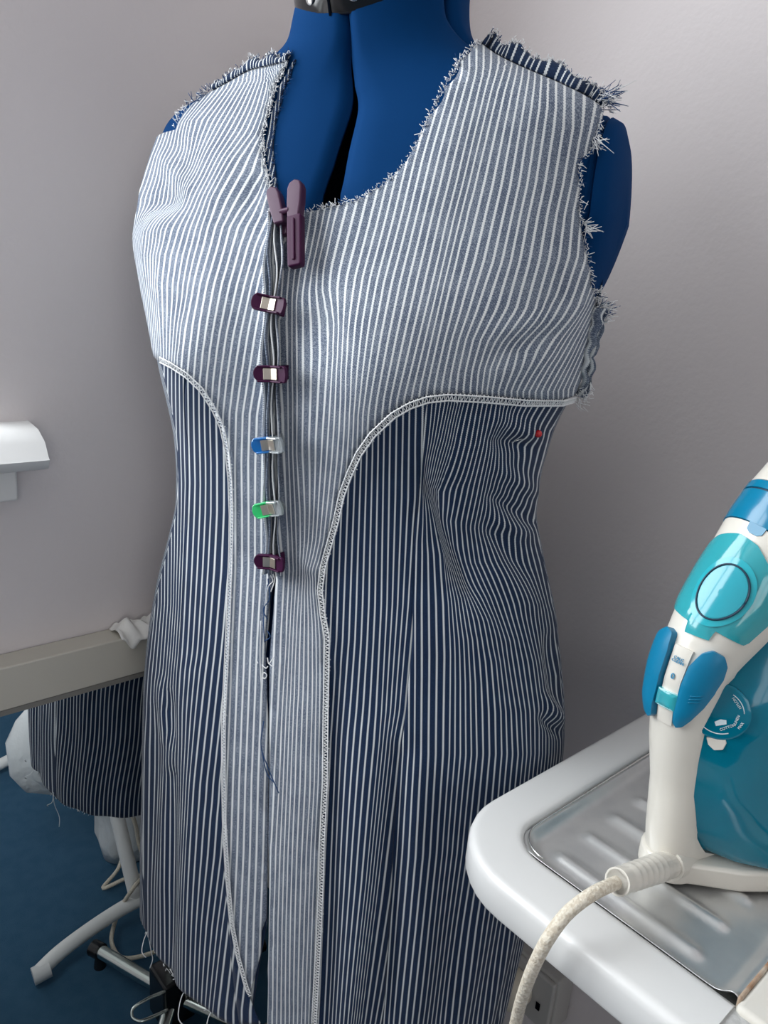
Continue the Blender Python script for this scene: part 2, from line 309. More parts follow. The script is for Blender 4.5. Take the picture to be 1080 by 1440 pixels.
# ------------------------------------------------------------------ flow of the stripes, counted on each panel
FLOW = {
'facing_right': [(-6, [(395, 100), (345, 320), (345, 800), (330, 1440)]),
 (0, [(440, 100), (410, 250), (398, 312), (395, 420), (395, 520), (397, 620), (400, 720), (405, 800), (400, 900), (395, 1000), (390, 1100), (385, 1200), (382, 1300), (380, 1440)]),
 (4, [(475, 100), (450, 250), (440, 320), (432, 360), (425, 385), (420, 420), (420, 500), (421, 560), (420, 640), (424, 720), (425, 800), (420, 870), (417, 950), (413, 1100), (409, 1200), (406, 1300), (404, 1440)]),
 (7.5, [(510, 100), (480, 270), (467, 320), (454, 375), (451, 404), (460, 453), (462, 498), (457, 564), (452, 640), (448, 700), (444, 760), (437, 800), (436, 830), (439, 870), (440, 950), (437, 1100), (432, 1200), (429, 1300), (424, 1440)]),
 (11.5, [(570, 100), (535, 250), (518, 320), (500, 387), (490, 453), (486, 520), (486, 564), (484, 610), (481, 650), (475, 700), (466, 760), (454, 800), (451, 830), (456, 870), (460, 900), (460, 1000), (458, 1100), (453, 1200), (449, 1300), (444, 1440)]),
 (16, [(625, 100), (590, 222), (571, 300), (545, 398), (530, 475), (519, 542), (513, 582), (510, 700), (490, 1440)]),
 (21.5, [(680, 100), (642, 260), (631, 300), (606, 409), (584, 498), (568, 562), (560, 700)]),
 (24.5, [(712, 90), (700, 127), (668, 260), (658, 300), (633, 400), (613, 490), (600, 548)]),
 (29, [(748, 110), (742, 150), (724, 260), (715, 300), (700, 367), (676, 438), (660, 478), (650, 522), (647, 548)]),
 (31.5, [(770, 120), (770, 150), (753, 260), (744, 300), (731, 367), (713, 433), (687, 478), (673, 522), (671, 548)]),
 (34.5, [(806, 150), (806, 180), (792, 260), (783, 300), (772, 367), (752, 438), (719, 478), (698, 518), (692, 549)]),
 (37, [(845, 150), (832, 200), (820, 260), (812, 300), (807, 360), (789, 415), (764, 455), (735, 493), (715, 549)]),
 (40, [(870, 150), (852, 260), (845, 300), (840, 370), (820, 430), (792, 472), (762, 511), (740, 551)]),
 (44, [(905, 150), (890, 260), (885, 300), (870, 380), (840, 424), (822, 460), (802, 500), (775, 549)]),
 (52, [(960, 150), (940, 300), (905, 400), (870, 430), (850, 480), (830, 549)])],
'facing_left': [(-9, [(520, 100), (470, 330), (452, 467), (440, 600), (430, 800), (425, 1440)]),
 (-6, [(480, 100), (440, 330), (425, 467), (412, 538), (405, 600), (402, 650), (400, 800), (390, 1000), (384, 1200), (376, 1440)]),
 (-3, [(445, 100), (425, 330), (410, 389), (396, 467), (385, 538), (377, 582), (374, 650), (372, 720), (372, 800), (366, 900), (362, 1000), (358, 1100), (356, 1200), (352, 1300), (348, 1440)]),
 (0, [(425, 100), (412, 200), (400, 302), (378, 389), (364, 467), (353, 538), (346, 582), (344, 649), (345, 720), (345, 800), (340, 900), (336, 1000), (332, 1100), (329, 1200), (324, 1300), (318, 1440)]),
 (3, [(408, 100), (398, 200), (384, 302), (364, 347), (349, 400), (333, 471), (324, 529), (318, 582), (317, 650), (317, 720), (317, 800), (313, 900), (310, 1000), (306, 1100), (302, 1200), (296, 1300), (285, 1440)]),
 (7.4, [(388, 100), (380, 190), (369, 240), (347, 280), (324, 320), (304, 400), (295, 449), (287, 493), (282, 533), (279, 600), (278, 800), (270, 1100), (250, 1440)]),
 (11, [(380, 110), (371, 153), (358, 187), (335, 222), (304, 280), (287, 324), (269, 391), (255, 453), (251, 504), (248, 560)]),
 (17.5, [(349, 111), (313, 173), (291, 213), (273, 253), (253, 291), (236, 320), (224, 358), (220, 400), (226, 500)]),
 (23.5, [(310, 120), (300, 133), (269, 169), (264, 191), (258, 236), (244, 280), (216, 302), (202, 324), (198, 360), (206, 420), (212, 500)]),
 (30, [(270, 130), (240, 175), (228, 215), (214, 260), (198, 300), (188, 340), (190, 400), (200, 500)])],
'front_left': [(-9, [(215, 560), (217, 600), (222, 700), (222, 780), (222, 850), (214, 950), (210, 1050), (208, 1150), (206, 1250), (206, 1440)]),
 (-4.5, [(238, 560), (240, 640), (243, 720), (243, 780), (242, 850), (236, 930), (230, 1000), (232, 1030), (231, 1080), (228, 1150), (226, 1250), (226, 1440)]),
 (0, [(262, 540), (263, 600), (265, 680), (262, 760), (258, 850), (253, 950), (251, 1000), (252, 1050), (250, 1150), (247, 1250), (246, 1350), (244, 1440)]),
 (5, [(300, 580), (302, 650), (302, 720), (298, 800), (291, 900), (283, 1000), (275, 1100), (270, 1200), (266, 1300), (262, 1400)]),
 (9, [(340, 600), (341, 700), (338, 800), (328, 900), (317, 1000), (306, 1100), (300, 1200), (290, 1300), (282, 1417)]),
 (13, [(375, 700), (370, 800), (362, 900), (350, 1000), (340, 1100), (332, 1200), (318, 1300), (304, 1420)]),
 (17, [(405, 700), (400, 900), (380, 1100), (365, 1250), (345, 1420)]), (21, [(440, 700), (430, 900), (415, 1100), (400, 1440)])],
'front_right': [(-9, [(420, 560), (415, 760), (408, 900), (398, 1040), (392, 1207), (386, 1440)]),
 (0, [(497, 560), (497, 640), (492, 760), (487, 900), (476, 1040), (468, 1207), (459, 1440)]),
 (6, [(545, 560), (543, 700), (541, 850), (532, 1040), (515, 1234), (493, 1440)]),
 (11, [(589, 560), (587, 700), (578, 850), (565, 1000), (557, 1040), (532, 1262), (509, 1440)]),
 (16, [(640, 560), (635, 700), (625, 850), (610, 1040), (580, 1262), (545, 1440)])],
'side_right': [(-4, [(570, 560), (560, 700), (555, 850), (555, 1060), (545, 1200), (535, 1300), (528, 1440)]),
 (0, [(604, 565), (600, 620), (595, 690), (590, 760), (588, 850), (588, 950), (587, 1060), (580, 1200), (572, 1300), (558, 1440)]),
 (4, [(628, 565), (612, 630), (603, 690), (611, 730), (622, 780), (628, 850), (630, 920), (628, 1060), (618, 1200), (606, 1300), (590, 1440)]),
 (9.5, [(653, 560), (633, 630), (616, 690), (621, 740), (634, 790), (652, 840), (664, 900), (668, 960), (670, 1060), (657, 1200), (643, 1300), (625, 1440)]),
 (13, [(676, 560), (663, 620), (643, 680), (636, 730), (642, 770), (657, 820), (680, 870), (694, 930), (700, 1000), (701, 1060), (690, 1200), (674, 1300), (655, 1440)]),
 (17, [(702, 560), (688, 620), (674, 680), (662, 740), (670, 790), (692, 840), (712, 900), (728, 1000), (731, 1060), (717, 1200), (701, 1300), (680, 1440)]),
 (21.5, [(730, 560), (709, 600), (704, 650), (696, 700), (690, 750), (703, 790), (728, 850), (748, 930), (757, 1000), (757, 1060), (738, 1250), (706, 1440)]),
 (25, [(757, 560), (733, 600), (724, 640), (717, 690), (713, 730), (726, 790), (750, 850), (768, 950), (773, 1000), (772, 1060), (752, 1250), (716, 1440)]),
 (28, [(785, 560), (758, 605), (745, 660), (736, 700), (733, 735), (744, 780), (766, 860), (782, 950), (786, 1010), (784, 1060), (762, 1250), (724, 1440)])]}
def flow(key, x, y):
    L = FLOW[key]; ids = np.array([l[0] for l in L], float)
    X = np.stack([np.interp(y, [p[1] for p in l[1]], [p[0] for p in l[1]]) for l in L], -1)
    s = 1 if key != 'facing_left' else -1
    X = X*s; X = np.maximum.accumulate(X+np.arange(len(ids))*1e-4, -1); x = np.asarray(x)*s
    # smooth piecewise-linear in x
    i = np.clip((X < x[..., None]).sum(-1)-1, 0, len(ids)-2)
    xa = np.take_along_axis(X, i[..., None], -1)[..., 0]; xb = np.take_along_axis(X, i[..., None]+1, -1)[..., 0]
    return ids[i]+(x-xa)/np.maximum(xb-xa, 4)*(ids[i+1]-ids[i])
def seg_fold(x, y, segs):
    d = np.zeros_like(x)
    for x0, y0, x1, y1, wd, am in segs:
        vx, vy = x1-x0, y1-y0; L = vx*vx+vy*vy; t = np.clip(((x-x0)*vx+(y-y0)*vy)/L, 0, 1)
        d += am*np.exp(-((x-x0-t*vx)**2+(y-y0-t*vy)**2)/(wd*wd))*(1-.5*np.abs(2*t-1)**3)
    return d

# ------------------------------------------------------------------ dress form
PO = in_mirror(243, 1402, .035)[:2]
form = thing('dress_form', (PO[0], PO[1], 0), 'adjustable dress form covered in royal blue knit, wearing the striped denim dress', 'dress form')
gl = hits([(487, 20), (491, 100), (489, 170), (471, 230), (452, 300), (440, 420)], 0); gr = hits([(493, 20), (498, 120), (492, 190), (479, 250), (469, 300), (456, 420)], 0)
Zr = np.concatenate([np.linspace(-.46, .10, 57), np.linspace(.105, .215, 56)])
def gapth(g): i = np.argsort(g[:, 1]); return lambda Z: np.interp(Z, g[i, 1], g[i, 0])
tgl, tgr = gapth(gl), gapth(gr)
def form_panel(name, ta, tb):
    n = 40; rows = []; thk = .004
    for Z in Zr:
        A, B = ta(Z), tb(Z); s = np.linspace(0, 1, n); t = A+(B-A)*s
        edge = np.minimum(s, 1-s)*n; o = -.006*np.exp(-(edge/1.1)**2)-.009*np.clip((.06-Z)/.06, 0, 1)
        rows.append(body(t, np.full(n, Z), o)[0])
    V = np.concatenate(rows); nr = len(rows)
    Fc = [(i*n+k, i*n+k+1, (i+1)*n+k+1, (i+1)*n+k) for i in range(nr-1) for k in range(n-1)]
    o = mk(name, V, Fc, 'form_blue', form); so = o.modifiers.new('thickness', 'SOLIDIFY'); so.thickness = .004; so.offset = -1; return o
sg = .035
form_panel('front_panel', lambda Z: sg+.05+.28*max(0, min(1, (Z-.13)/.05)), lambda Z: float(tgr(Z))-.006-.014*max(0, min(1, (.14-Z)/.12)))
form_panel('front_panel', lambda Z: float(tgl(Z))+.006+.014*max(0, min(1, (.14-Z)/.12)), lambda Z: math.pi-sg)
form_panel('back_panel', lambda Z: math.pi+sg, lambda Z: 1.5*math.pi-.03)
form_panel('back_panel', lambda Z: 1.5*math.pi+.03, lambda Z: 2*math.pi-.01+.22*max(0, min(1, (Z-.13)/.05)))
t = np.linspace(0, 2*np.pi, 48, endpoint=False)
core = MB().loft([body(t, np.full(48, Z), -.024-.009*np.clip((.06-Z)/.06, 0, 1))[0] for Z in Zr[::2]]); core.build('inner_core', 'form_core', form, smooth=True)
# arm caps: padded discs with a piped rim
for sgn in (1, -1):
    cz = .058 if sgn > 0 else .05; base = .169 if sgn > 0 else .138; rings = []
    for du, k in ((0, 1.0), (.012, 1.02), (.0235, 1.0), (.0250, .94), (.0265, .94), (.0280, .985), (.034, .94), (.038, .78), (.040, .4)):
        lst = []
        for a in np.linspace(0, 2*np.pi, 48, endpoint=False):
            c, s_ = math.cos(a), math.sin(a)
            v = .052*k*np.sign(c)*abs(c)**.9*(1-.18*max(0, -s_)); z = cz+.070*k*s_
            p = AX+UD*(sgn*(base+du+.16*min(0, z-cz)-.05*max(0, z-cz))-.014)+FD*(v-.020); lst.append((p[0], p[1], z+H))
        rings.append(lst)
    MB().loft(rings).build('arm_cap', 'form_blue', form, smooth=True, sharp=50)
# neck ring, tilted forward
rc = AX+FD*.018; tl = math.radians(23); Fr = np.array([FD[0]*math.cos(tl), FD[1]*math.cos(tl), -math.sin(tl)]); Ur = np.array([UD[0], UD[1], 0]); Nr = np.cross(Fr, Ur)*-1
if Nr[2] < 0: Nr = -Nr
RC = np.array([rc[0], rc[1], H+.2015])
def ringpt(r, h): return [RC+Nr*h+r*(Ur*math.cos(a)+Fr*1.0*math.sin(a)) for a in np.linspace(0, 2*np.pi, 64, endpoint=False)]
MB().loft([ringpt(.058, 0), ringpt(.0625, 0), ringpt(.0640, .002), ringpt(.0640, .026), ringpt(.0625, .028), ringpt(.02, .030)]).build('neck_ring', 'black_plastic', form, smooth=True, sharp=40)
for a in (112, 78):
    a = math.radians(a); d = Ur*math.cos(a)+Fr*math.sin(a); c = RC+Nr*.011+d*.0645; e = np.cross(Nr, d)
    sw = MB()
    sw.loft([[c+d*hh+r*(e*math.cos(q)+Nr*math.sin(q)) for q in np.linspace(0, 2*np.pi, 16, endpoint=False)] for hh, r in ((-.001, .004), (.0008, .004), (.0014, .003))])
    sw.build('neck_screw', 'screw_metal', form, smooth=True, sharp=40)
a = math.radians(96); d = Ur*math.cos(a)+Fr*math.sin(a); c = RC+Nr*.013+d*.0642; e = np.cross(Nr, d)
MB().box(c, .0005, .0009, .013, (d, e, Nr)).build('ring_joint', 'form_core', form)
# stand
MB().tube([(PO[0], PO[1], .07), (PO[0], PO[1], H-.30)], .0125, 16).build('pole', 'chrome', form, smooth=True, sharp=50)
hub = MB().box((PO[0], PO[1], .05), .030, .030, .048).build('stand_hub', 'black_plastic', form, bevel=.006)
tip = in_mirror(140, 1337, .035)[:2]-PO; ang0 = math.atan2(tip[1], tip[0]); Lg = np.linalg.norm(tip)
for k in range(4):
    a = ang0+(0, 1.9, 3.0, 4.2)[k]; d = np.array([math.cos(a), math.sin(a), 0]); b = np.array([PO[0], PO[1], 0])
    L = Lg if k == 0 else .165
    leg = MB().tube([b+d*.028+np.array([0, 0, .040]), b+d*L*.6+np.array([0, 0, .037]), b+d*L+np.array([0, 0, .035])], .0115, 14).build('stand_leg', 'chrome', form, smooth=True, sharp=50)
    e = b+d*L; z = .035
    MB().tube([e+d*-.004+np.array([0, 0, z]), e+d*.016+np.array([0, 0, z-.002])], .0145, 14).build('end_cap', 'black_plastic', leg, smooth=True, sharp=40)
    MB().tube([e+np.array([0, 0, z-.008]), e+np.array([0, 0, .0])], [.008, .011], 12).build('foot', 'black_plastic', leg, smooth=True, sharp=40)
lp = [in_mirror(x, y, z) for x, y, z in ((232, 1394, .12), (205, 1406, .12), (186, 1420, .115), (186, 1430, .11), (196, 1436, .11), (214, 1430, .11), (236, 1420, .11))]
MB().tube(spline(lp, 30), .0026, 8).build('wire_loop', 'chrome', form, smooth=True)

# ------------------------------------------------------------------ the dress
hemZ = -.682
dress = thing('denim_dress', (AX[0], AX[1], H+hemZ), 'navy and white striped denim dress, unfinished, with raw edges and a paler facing turned outside', 'dress')
CFL = [(392, 300), (388, 400), (387, 480), (388, 560), (387, 640), (388, 720), (390, 790), (384, 850), (377, 930), (378, 1010), (380, 1090), (380, 1200), (379, 1300), (374, 1380), (372, 1436)]
PSR = [(604, 545), (601, 565), (596, 630), (592, 682), (585, 768), (582, 855), (578, 942), (568, 1040), (560, 1096), (554, 1180), (548, 1290), (540, 1440)]
PSL = [(262, 530), (263, 600), (265, 680), (262, 760), (258, 850), (253, 950), (251, 1050), (250, 1150), (247, 1250), (246, 1350), (246, 1400)]
def edge_fn(px):
    h = hits(px); i = np.argsort(h[:, 1]); return lambda Z: np.interp(Z, h[i, 1], h[i, 0])
cf, psr, psl = edge_fn(CFL), edge_fn(PSR), edge_fn(PSL)
FOLDS = [(596, 640, 590, 720, 9, -.003), (600, 690, 660, 830, 13, -.0055), (615, 600, 640, 680, 24, .0035), (660, 610, 640, 760, 26, .003), (700, 590, 752, 612, 12, .0045), (690, 620, 740, 628, 10, -.004),
 (700, 660, 748, 690, 12, .004), (690, 700, 742, 728, 10, -.005), (696, 730, 740, 752, 10, .004), (680, 740, 735, 800, 12, -.0035), (690, 800, 745, 850, 16, .003), (650, 850, 700, 900, 18, .0025),
 (770, 900, 782, 990, 10, -.005), (768, 985, 786, 1012, 9, .006), (762, 1010, 784, 1030, 8, -.005),
 (562, 1060, 548, 1440, 12, -.006), (590, 1080, 590, 1440, 22, .004), (520, 1040, 500, 1440, 30, .006), (470, 950, 462, 1440, 14, -.005), (640, 1120, 630, 1440, 30, -.002),
 (240, 980, 243, 1040, 9, -.004), (228, 960, 232, 1040, 8, .003), (244, 1090, 240, 1400, 9, -.005), (275, 950, 265, 1400, 24, .004), (222, 1000, 214, 1380, 10, -.0025), (300, 1150, 285, 1420, 16, .002), (205, 900, 205, 1330, 10, .002)]
def panel(name, ta, tb, z0, z1, key, m, off=.004, ncol=70, nrow=150, base_arc=None, label=None):
    s = np.linspace(0, 1, ncol); rows_t = []; Zs = np.linspace(z0, z1, nrow)
    A = np.array([ta(Z) for Z in Zs]); B = np.array([tb(Z) for Z in Zs])
    T = A[:, None]+(B-A)[:, None]*s; ZZ = np.repeat(Zs[:, None], ncol, 1)
    P, N = body(T, ZZ, off)
    px, py = project(P)
    facing = ((CAM-P)*N).sum(-1) > 0
    d = seg_fold(px, py, FOLDS)*np.clip(((CAM-P)*N).sum(-1)/np.linalg.norm(CAM-P, axis=-1)*4, 0, 1)
    d += .0012*np.sin(T*23+ZZ*7)*np.clip((-.3-ZZ)/.3, 0, 1)                # the skirt hangs in shallow folds
    arc = np.concatenate([np.zeros((nrow, 1)), np.cumsum(np.linalg.norm(np.diff(P, axis=1), axis=-1), 1)], 1)
    P = P+N*d[..., None]
    if key is None:
        u = arc/.0054+ (base_arc or 0)
    else:
        u = flow(key, px, py)
        # where the cloth turns out of view count on by arc length
        vis = ((CAM-P)*N).sum(-1)/np.linalg.norm(CAM-P, axis=-1)
        du = np.diff(arc, axis=1)/.0054; sgn = np.sign(np.median(np.diff(u, axis=1)))
        good = vis > .16
        kern = np.hanning(33)[1:-1]; kern /= kern.sum(); sm = lambda q: np.convolve(np.pad(np.asarray(q, float), 15, 'edge'), kern, 'valid')
        last = np.array([g.nonzero()[0][-1] if g.any() else 0 for g in good]); first = np.array([g.nonzero()[0][0] if g.any() else 0 for g in good])
        cl, cf_ = sm(last), sm(first); idx = np.arange(ncol)
        ul = sm([np.interp(cl[r], idx, u[r]) for r in range(nrow)]); uf = sm([np.interp(cf_[r], idx, u[r]) for r in range(nrow)])
        for r in range(nrow):
            if last[r] < ncol-1:
                q = idx > cl[r]; u[r, q] = ul[r]+sgn*(arc[r, q]-np.interp(cl[r], idx, arc[r]))/.0054
            if first[r] > 0:
                q = idx < cf_[r]; u[r, q] = uf[r]-sgn*(np.interp(cf_[r], idx, arc[r])-arc[r, q])/.0054
    uv = np.stack([u, ZZ], -1).reshape(-1, 2); n = ncol
    Fc = [(i*n+k, i*n+k+1, (i+1)*n+k+1, (i+1)*n+k) for i in range(nrow-1) for k in range(n-1)]
    o = mk(name, P.reshape(-1, 3), Fc, m, dress, uv=uv)
    so = o.modifiers.new('thickness', 'SOLIDIFY'); so.thickness = .0012; so.offset = -1
    if label: o['label'] = label
    return o
PI = math.pi
cfr = lambda Z: cf(Z)-.006-.03*np.clip((-.60-Z)/.1, 0, 1); cfl = lambda Z: cf(Z)+.010+.06*np.clip((-.55-Z)/.13, 0, 1)
panel('front_panel', lambda Z: psr(Z), cfr, hemZ-.016, -.01, 'front_right', navy, ncol=60)
panel('side_front_panel', lambda Z: -.10, lambda Z: psr(Z), hemZ-.016, -.005, 'side_right', navy, ncol=110, nrow=200)
panel('front_panel', cfl, lambda Z: psl(Z), hemZ, -.01, 'front_left', navy, ncol=60)
panel('side_front_panel', lambda Z: psl(Z), lambda Z: PI+.20, hemZ, -.005, 'front_left', navy, ncol=70)
panel('back_panel', lambda Z: PI+.20, lambda Z: 1.5*PI, hemZ, -.005, None, navy, ncol=80)
panel('back_panel', lambda Z: 1.5*PI, lambda Z: 2*PI-.10, hemZ, -.005, None, navy, ncol=80)
def arm_t(Z): return .12+.25*np.clip(Z/.1, 0, 1)
panel('back_yoke', lambda Z: PI+arm_t(Z), lambda Z: 2*PI-arm_t(Z), -.006, .150, None, navy, ncol=90, nrow=50)

def cloth_patch(name, poly, key, m, parent, off=.0075, step=.0045, folds=(), ridge=True, lift=None):
    """cut a patch with the given outline out of the body surface"""
    P2 = []
    for q in poly:
        if len(q) == 3: P2.append((q[1], q[2]))        # ('s', angle, z): already on the surface
        else: P2.append(hit(q[0], q[1], .006))
    SX = .17; Q = np.array(P2); Q = np.c_[Q[:, 0]*SX, Q[:, 1]]
    B = []
    for i in range(len(Q)):
        a, b = Q[i], Q[(i+1) % len(Q)]; k = max(1, int(np.linalg.norm(b-a)/step)); B += [a+(b-a)*j/k for j in range(k)]
    B = np.array(B); nb = len(B)
    gx, gy = np.meshgrid(np.arange(B[:, 0].min(), B[:, 0].max(), step), np.arange(B[:, 1].min(), B[:, 1].max(), step)); G = np.c_[gx.ravel(), gy.ravel()]
    inside = np.zeros(len(G), bool); j = nb-1
    for i in range(nb):
        xi, yi, xj, yj = *B[i], *B[j]; c = ((yi > G[:, 1]) != (yj > G[:, 1])) & (G[:, 0] < (xj-xi)*(G[:, 1]-yi)/(yj-yi+1e-15)+xi); inside ^= c; j = i
    G = G[inside]; keep = np.array([np.min(((B-g)**2).sum(1)) > (step*.55)**2 for g in G]) if len(G) else np.zeros(0, bool); G = G[keep]
    A = np.vstack([B, G])
    vs, es, fs, *_ = delaunay_2d_cdt([Vector(p) for p in A], [(i, (i+1) % nb) for i in range(nb)], [list(range(nb))], 1, 1e-7)
    A = np.array([v[:] for v in vs]); th, Z = A[:, 0]/SX, A[:, 1]
    P, N = body(th, Z, off); px, py = project(P)
    d = seg_fold(px, py, folds) if folds else np.zeros(len(P))
    if ridge:
        cx = np.interp(py, [c[1] for c in CFL], [c[0] for c in CFL]); on = np.clip((py-300)/20, 0, 1)*np.clip((815-py)/40, 0, 1)
        d += on*.009*np.exp(-((px-cx)/7.5)**2)
    if lift is not None: d += lift(px, py)
    P = P+N*d[:, None]
    uv = np.c_[flow(key, px, py), Z+H]
    o = mk(name, P, [f for f in fs], m, parent, uv=uv)
    # faces point away from the body
    me = o.data; n0 = np.array(me.polygons[len(me.polygons)//2].normal); i0 = me.polygons[len(me.polygons)//2].vertices[0]
    if n0@N[i0] < 0: me.flip_normals()
    so = o.modifiers.new('thickness', 'SOLIDIFY'); so.thickness = .0011; so.offset = -1
    bd = np.array(P2)
    return o
RF = [(396, 312), (410, 309), (425, 305), (470, 296), (510, 285), (545, 265), (575, 235), (595, 200), (610, 170), (630, 130), (650, 98), (668, 79), (682, 74), (705, 90), (735, 103), (790, 130), (848, 158),
      (840, 180), (828, 212), (812, 232), (814, 262), (813, 300), (816, 325), (822, 360), (829, 400), (836, 425), (833, 440), (828, 470), (822, 500), (816, 530), (815, 553),
      (790, 556), (740, 556), (680, 552), (630, 550), (600, 553), (575, 561), (552, 574), (525, 600), (506, 628), (492, 660), (481, 690), (472, 730), (462, 765), (454, 795), (450, 830), (454, 865), (460, 895), (459, 950), (458, 1000), (457, 1100), (453, 1180), (451, 1250), (447, 1330), (441, 1436), (439, 1478),
      (377, 1478), (378, 1436), (379, 1380), (380, 1300), (381, 1225), (379, 1180), (381, 1090), (380, 1010), (381, 940), (383, 900), (387, 840), (391, 800), (389, 720), (388, 640), (389, 560), (388, 480), (389, 400)]
LF = [(389, 312), (384, 285), (378, 258), (371, 230), (368, 205), (373, 178), (384, 140), (396, 105), (405, 88), (395, 92), (350, 107), (300, 134), (270, 153), (257, 166), (250, 177), (246, 188),
      ('s', 3.12, .102), ('s', 3.36, .085), ('s', 3.42, .05), ('s', 3.42, .0), ('s', 3.34, -.04), ('s', 3.22, -.072), (232, 508), (245, 515), (262, 527), (280, 545), (297, 570), (310, 596), (319, 630), (324, 670), (326, 720), (325, 780), (322, 860), (319, 930), (315, 1010), (315, 1080), (316, 1150),
      (320, 1220), (326, 1290), (335, 1340), (346, 1380), (352, 1396), (360, 1372), (368, 1340), (369, 1310), (376, 1290), (377, 1230), (378, 1180), (379, 1090), (378, 1010), (376, 960), (374, 900), (380, 840), (387, 805), (386, 720), (384, 640), (386, 560), (385, 480), (387, 400)]
RFOLD = [(800, 440, 700, 470, 14, .002), (790, 470, 690, 500, 14, -.002), (770, 500, 700, 530, 14, .0018), (440, 385, 470, 470, 12, -.002), (436, 640, 432, 760, 12, -.002), (430, 790, 445, 810, 10, .003), (420, 1000, 415, 1400, 16, .002), (600, 300, 640, 150, 40, .002)]
LFOLD = [(245, 205, 262, 208, 12, -.0015), (232, 225, 260, 260, 14, .004), (205, 292, 250, 285, 12, -.004), (216, 330, 240, 310, 14, .002), (330, 210, 290, 300, 26, .003), (372, 240, 350, 290, 10, -.003), (260, 400, 250, 470, 22, -.002), (300, 380, 290, 480, 26, .002)]
fr = cloth_patch('facing', RF, 'facing_right', pale, dress, folds=RFOLD); fr['label'] = 'pale wrong side of the facing, right of the clips'
fl = cloth_patch('facing', LF, 'facing_left', pale, dress, folds=LFOLD); fl['label'] = 'pale wrong side of the facing, left of the clips'
# second layer peeping out along the left neckline
LN = [(388, 300), (381, 258), (374, 230), (371, 205), (376, 178), (387, 140), (400, 105), (410, 86), (413, 84), (405, 108), (393, 145), (383, 182), (381, 210), (384, 240), (389, 270), (394, 300)]
cloth_patch('neck_layer', LN, 'facing_left', navy, dress, off=.0052, ridge=False)

# folded dark edge of the left front near the hem
def edge_pts(px, off): 
    h = hits(px, .006); return body(h[:, 0], h[:, 1], off)
CURL = cloth_patch('turned_edge', [(316, 1180), (322, 1230), (328, 1290), (337, 1340), (349, 1384), (362, 1420), (369, 1436), (340, 1436), (334, 1400), (329, 1350), (325, 1300), (320, 1240)], 'front_left', navy, dress, off=.0095, ridge=False)

# ------------------------------------------------------------------ overlocked edges, standing front edges, frayed threads
def strip_bars(name, px, width, parent, off, spacing=.0030, r=.00038, inward=1, m='thread_white'):
    h = hits(px, .006); P, N = body(h[:, 0], h[:, 1], off); L = np.r_[0, np.cumsum(np.linalg.norm(np.diff(P, axis=0), axis=1))]
    S = np.arange(0, L[-1], spacing); Q = np.stack([np.interp(S, L, P[:, i]) for i in range(3)], 1); NN = np.stack([np.interp(S, L, N[:, i]) for i in range(3)], 1)
    NN /= np.linalg.norm(NN, axis=1, keepdims=True); T = np.gradient(Q, axis=0); T /= np.linalg.norm(T, axis=1, keepdims=True); I = np.cross(NN, T)*inward
    b = MB()
    for i in range(len(S)):
        a0 = Q[i]+NN[i]*.0004-I[i]*.0004; a1 = Q[i]+I[i]*width*(1+.1*rng.standard_normal())+NN[i]*.0009+T[i]*spacing*.6
        a2 = Q[i]+T[i]*spacing*1.1+NN[i]*.0004-I[i]*.0002
        b.tube([a0, (a0+a1)/2+NN[i]*.0007, a1], r, 4, cap=False); b.tube([a1, (a1+a2)/2+NN[i]*.0005, a2], r*.8, 4, cap=False)
    for wf in (.12, .92):
        b.tube([Q[i]+I[i]*width*wf+NN[i]*.0012 for i in range(len(S))], r*1.5, 4)
    o = b.build(name, m, parent, smooth=True); o['kind'] = 'stuff'; return o
OR = RF[30:55]; OL = LF[22:42]
strip_bars('overlock_stitching', OR, .0052, fr, .0088, inward=1)
strip_bars('overlock_stitching', OL, .0052, fl, .0088, inward=1)
# standing layered edges held by the clips
yy = np.arange(312, 806, 6.)
def front_edge(name, dx, height, lean, seed, m, ph):
    px = [(np.interp(y, [c[1] for c in CFL], [c[0] for c in CFL])+dx+1.3*math.sin(y*.045+seed)+.8*math.sin(y*.021+seed*2), y) for y in yy]
    h = hits(px, .006); P, N = body(h[:, 0], h[:, 1], .0125); Pb, _ = body(h[:, 0], h[:, 1], .009)
    V = []; uv = []
    for j in range(5):
        t = j/4
        for i in range(len(yy)):
            wv = lean*t+.0012*math.sin(yy[i]*.06+seed)*t
            p = P[i]+N[i]*(height*t)+np.array([UD[0], UD[1], 0])*wv; V.append(p); uv.append((ph+t*height/.0055, P[i][2]))
    n = len(yy); Fc = [(j*n+i, j*n+i+1, (j+1)*n+i+1, (j+1)*n+i) for j in range(4) for i in range(n-1)]
    o = mk(name, V, Fc, m, dress, uv=np.array(uv)); so = o.modifiers.new('thickness', 'SOLIDIFY'); so.thickness = .0011; so.offset = 0; return o
front_edge('front_edge', -1, .008, -.0005, 0, pale, .2); front_edge('front_edge', 2.5, .0095, .0025, 1.4, pale, .45); front_edge('front_edge', 5, .0075, .0045, 2.6, pale, .1); front_edge('front_edge', 9, .006, .006, 3.7, pale, .6)
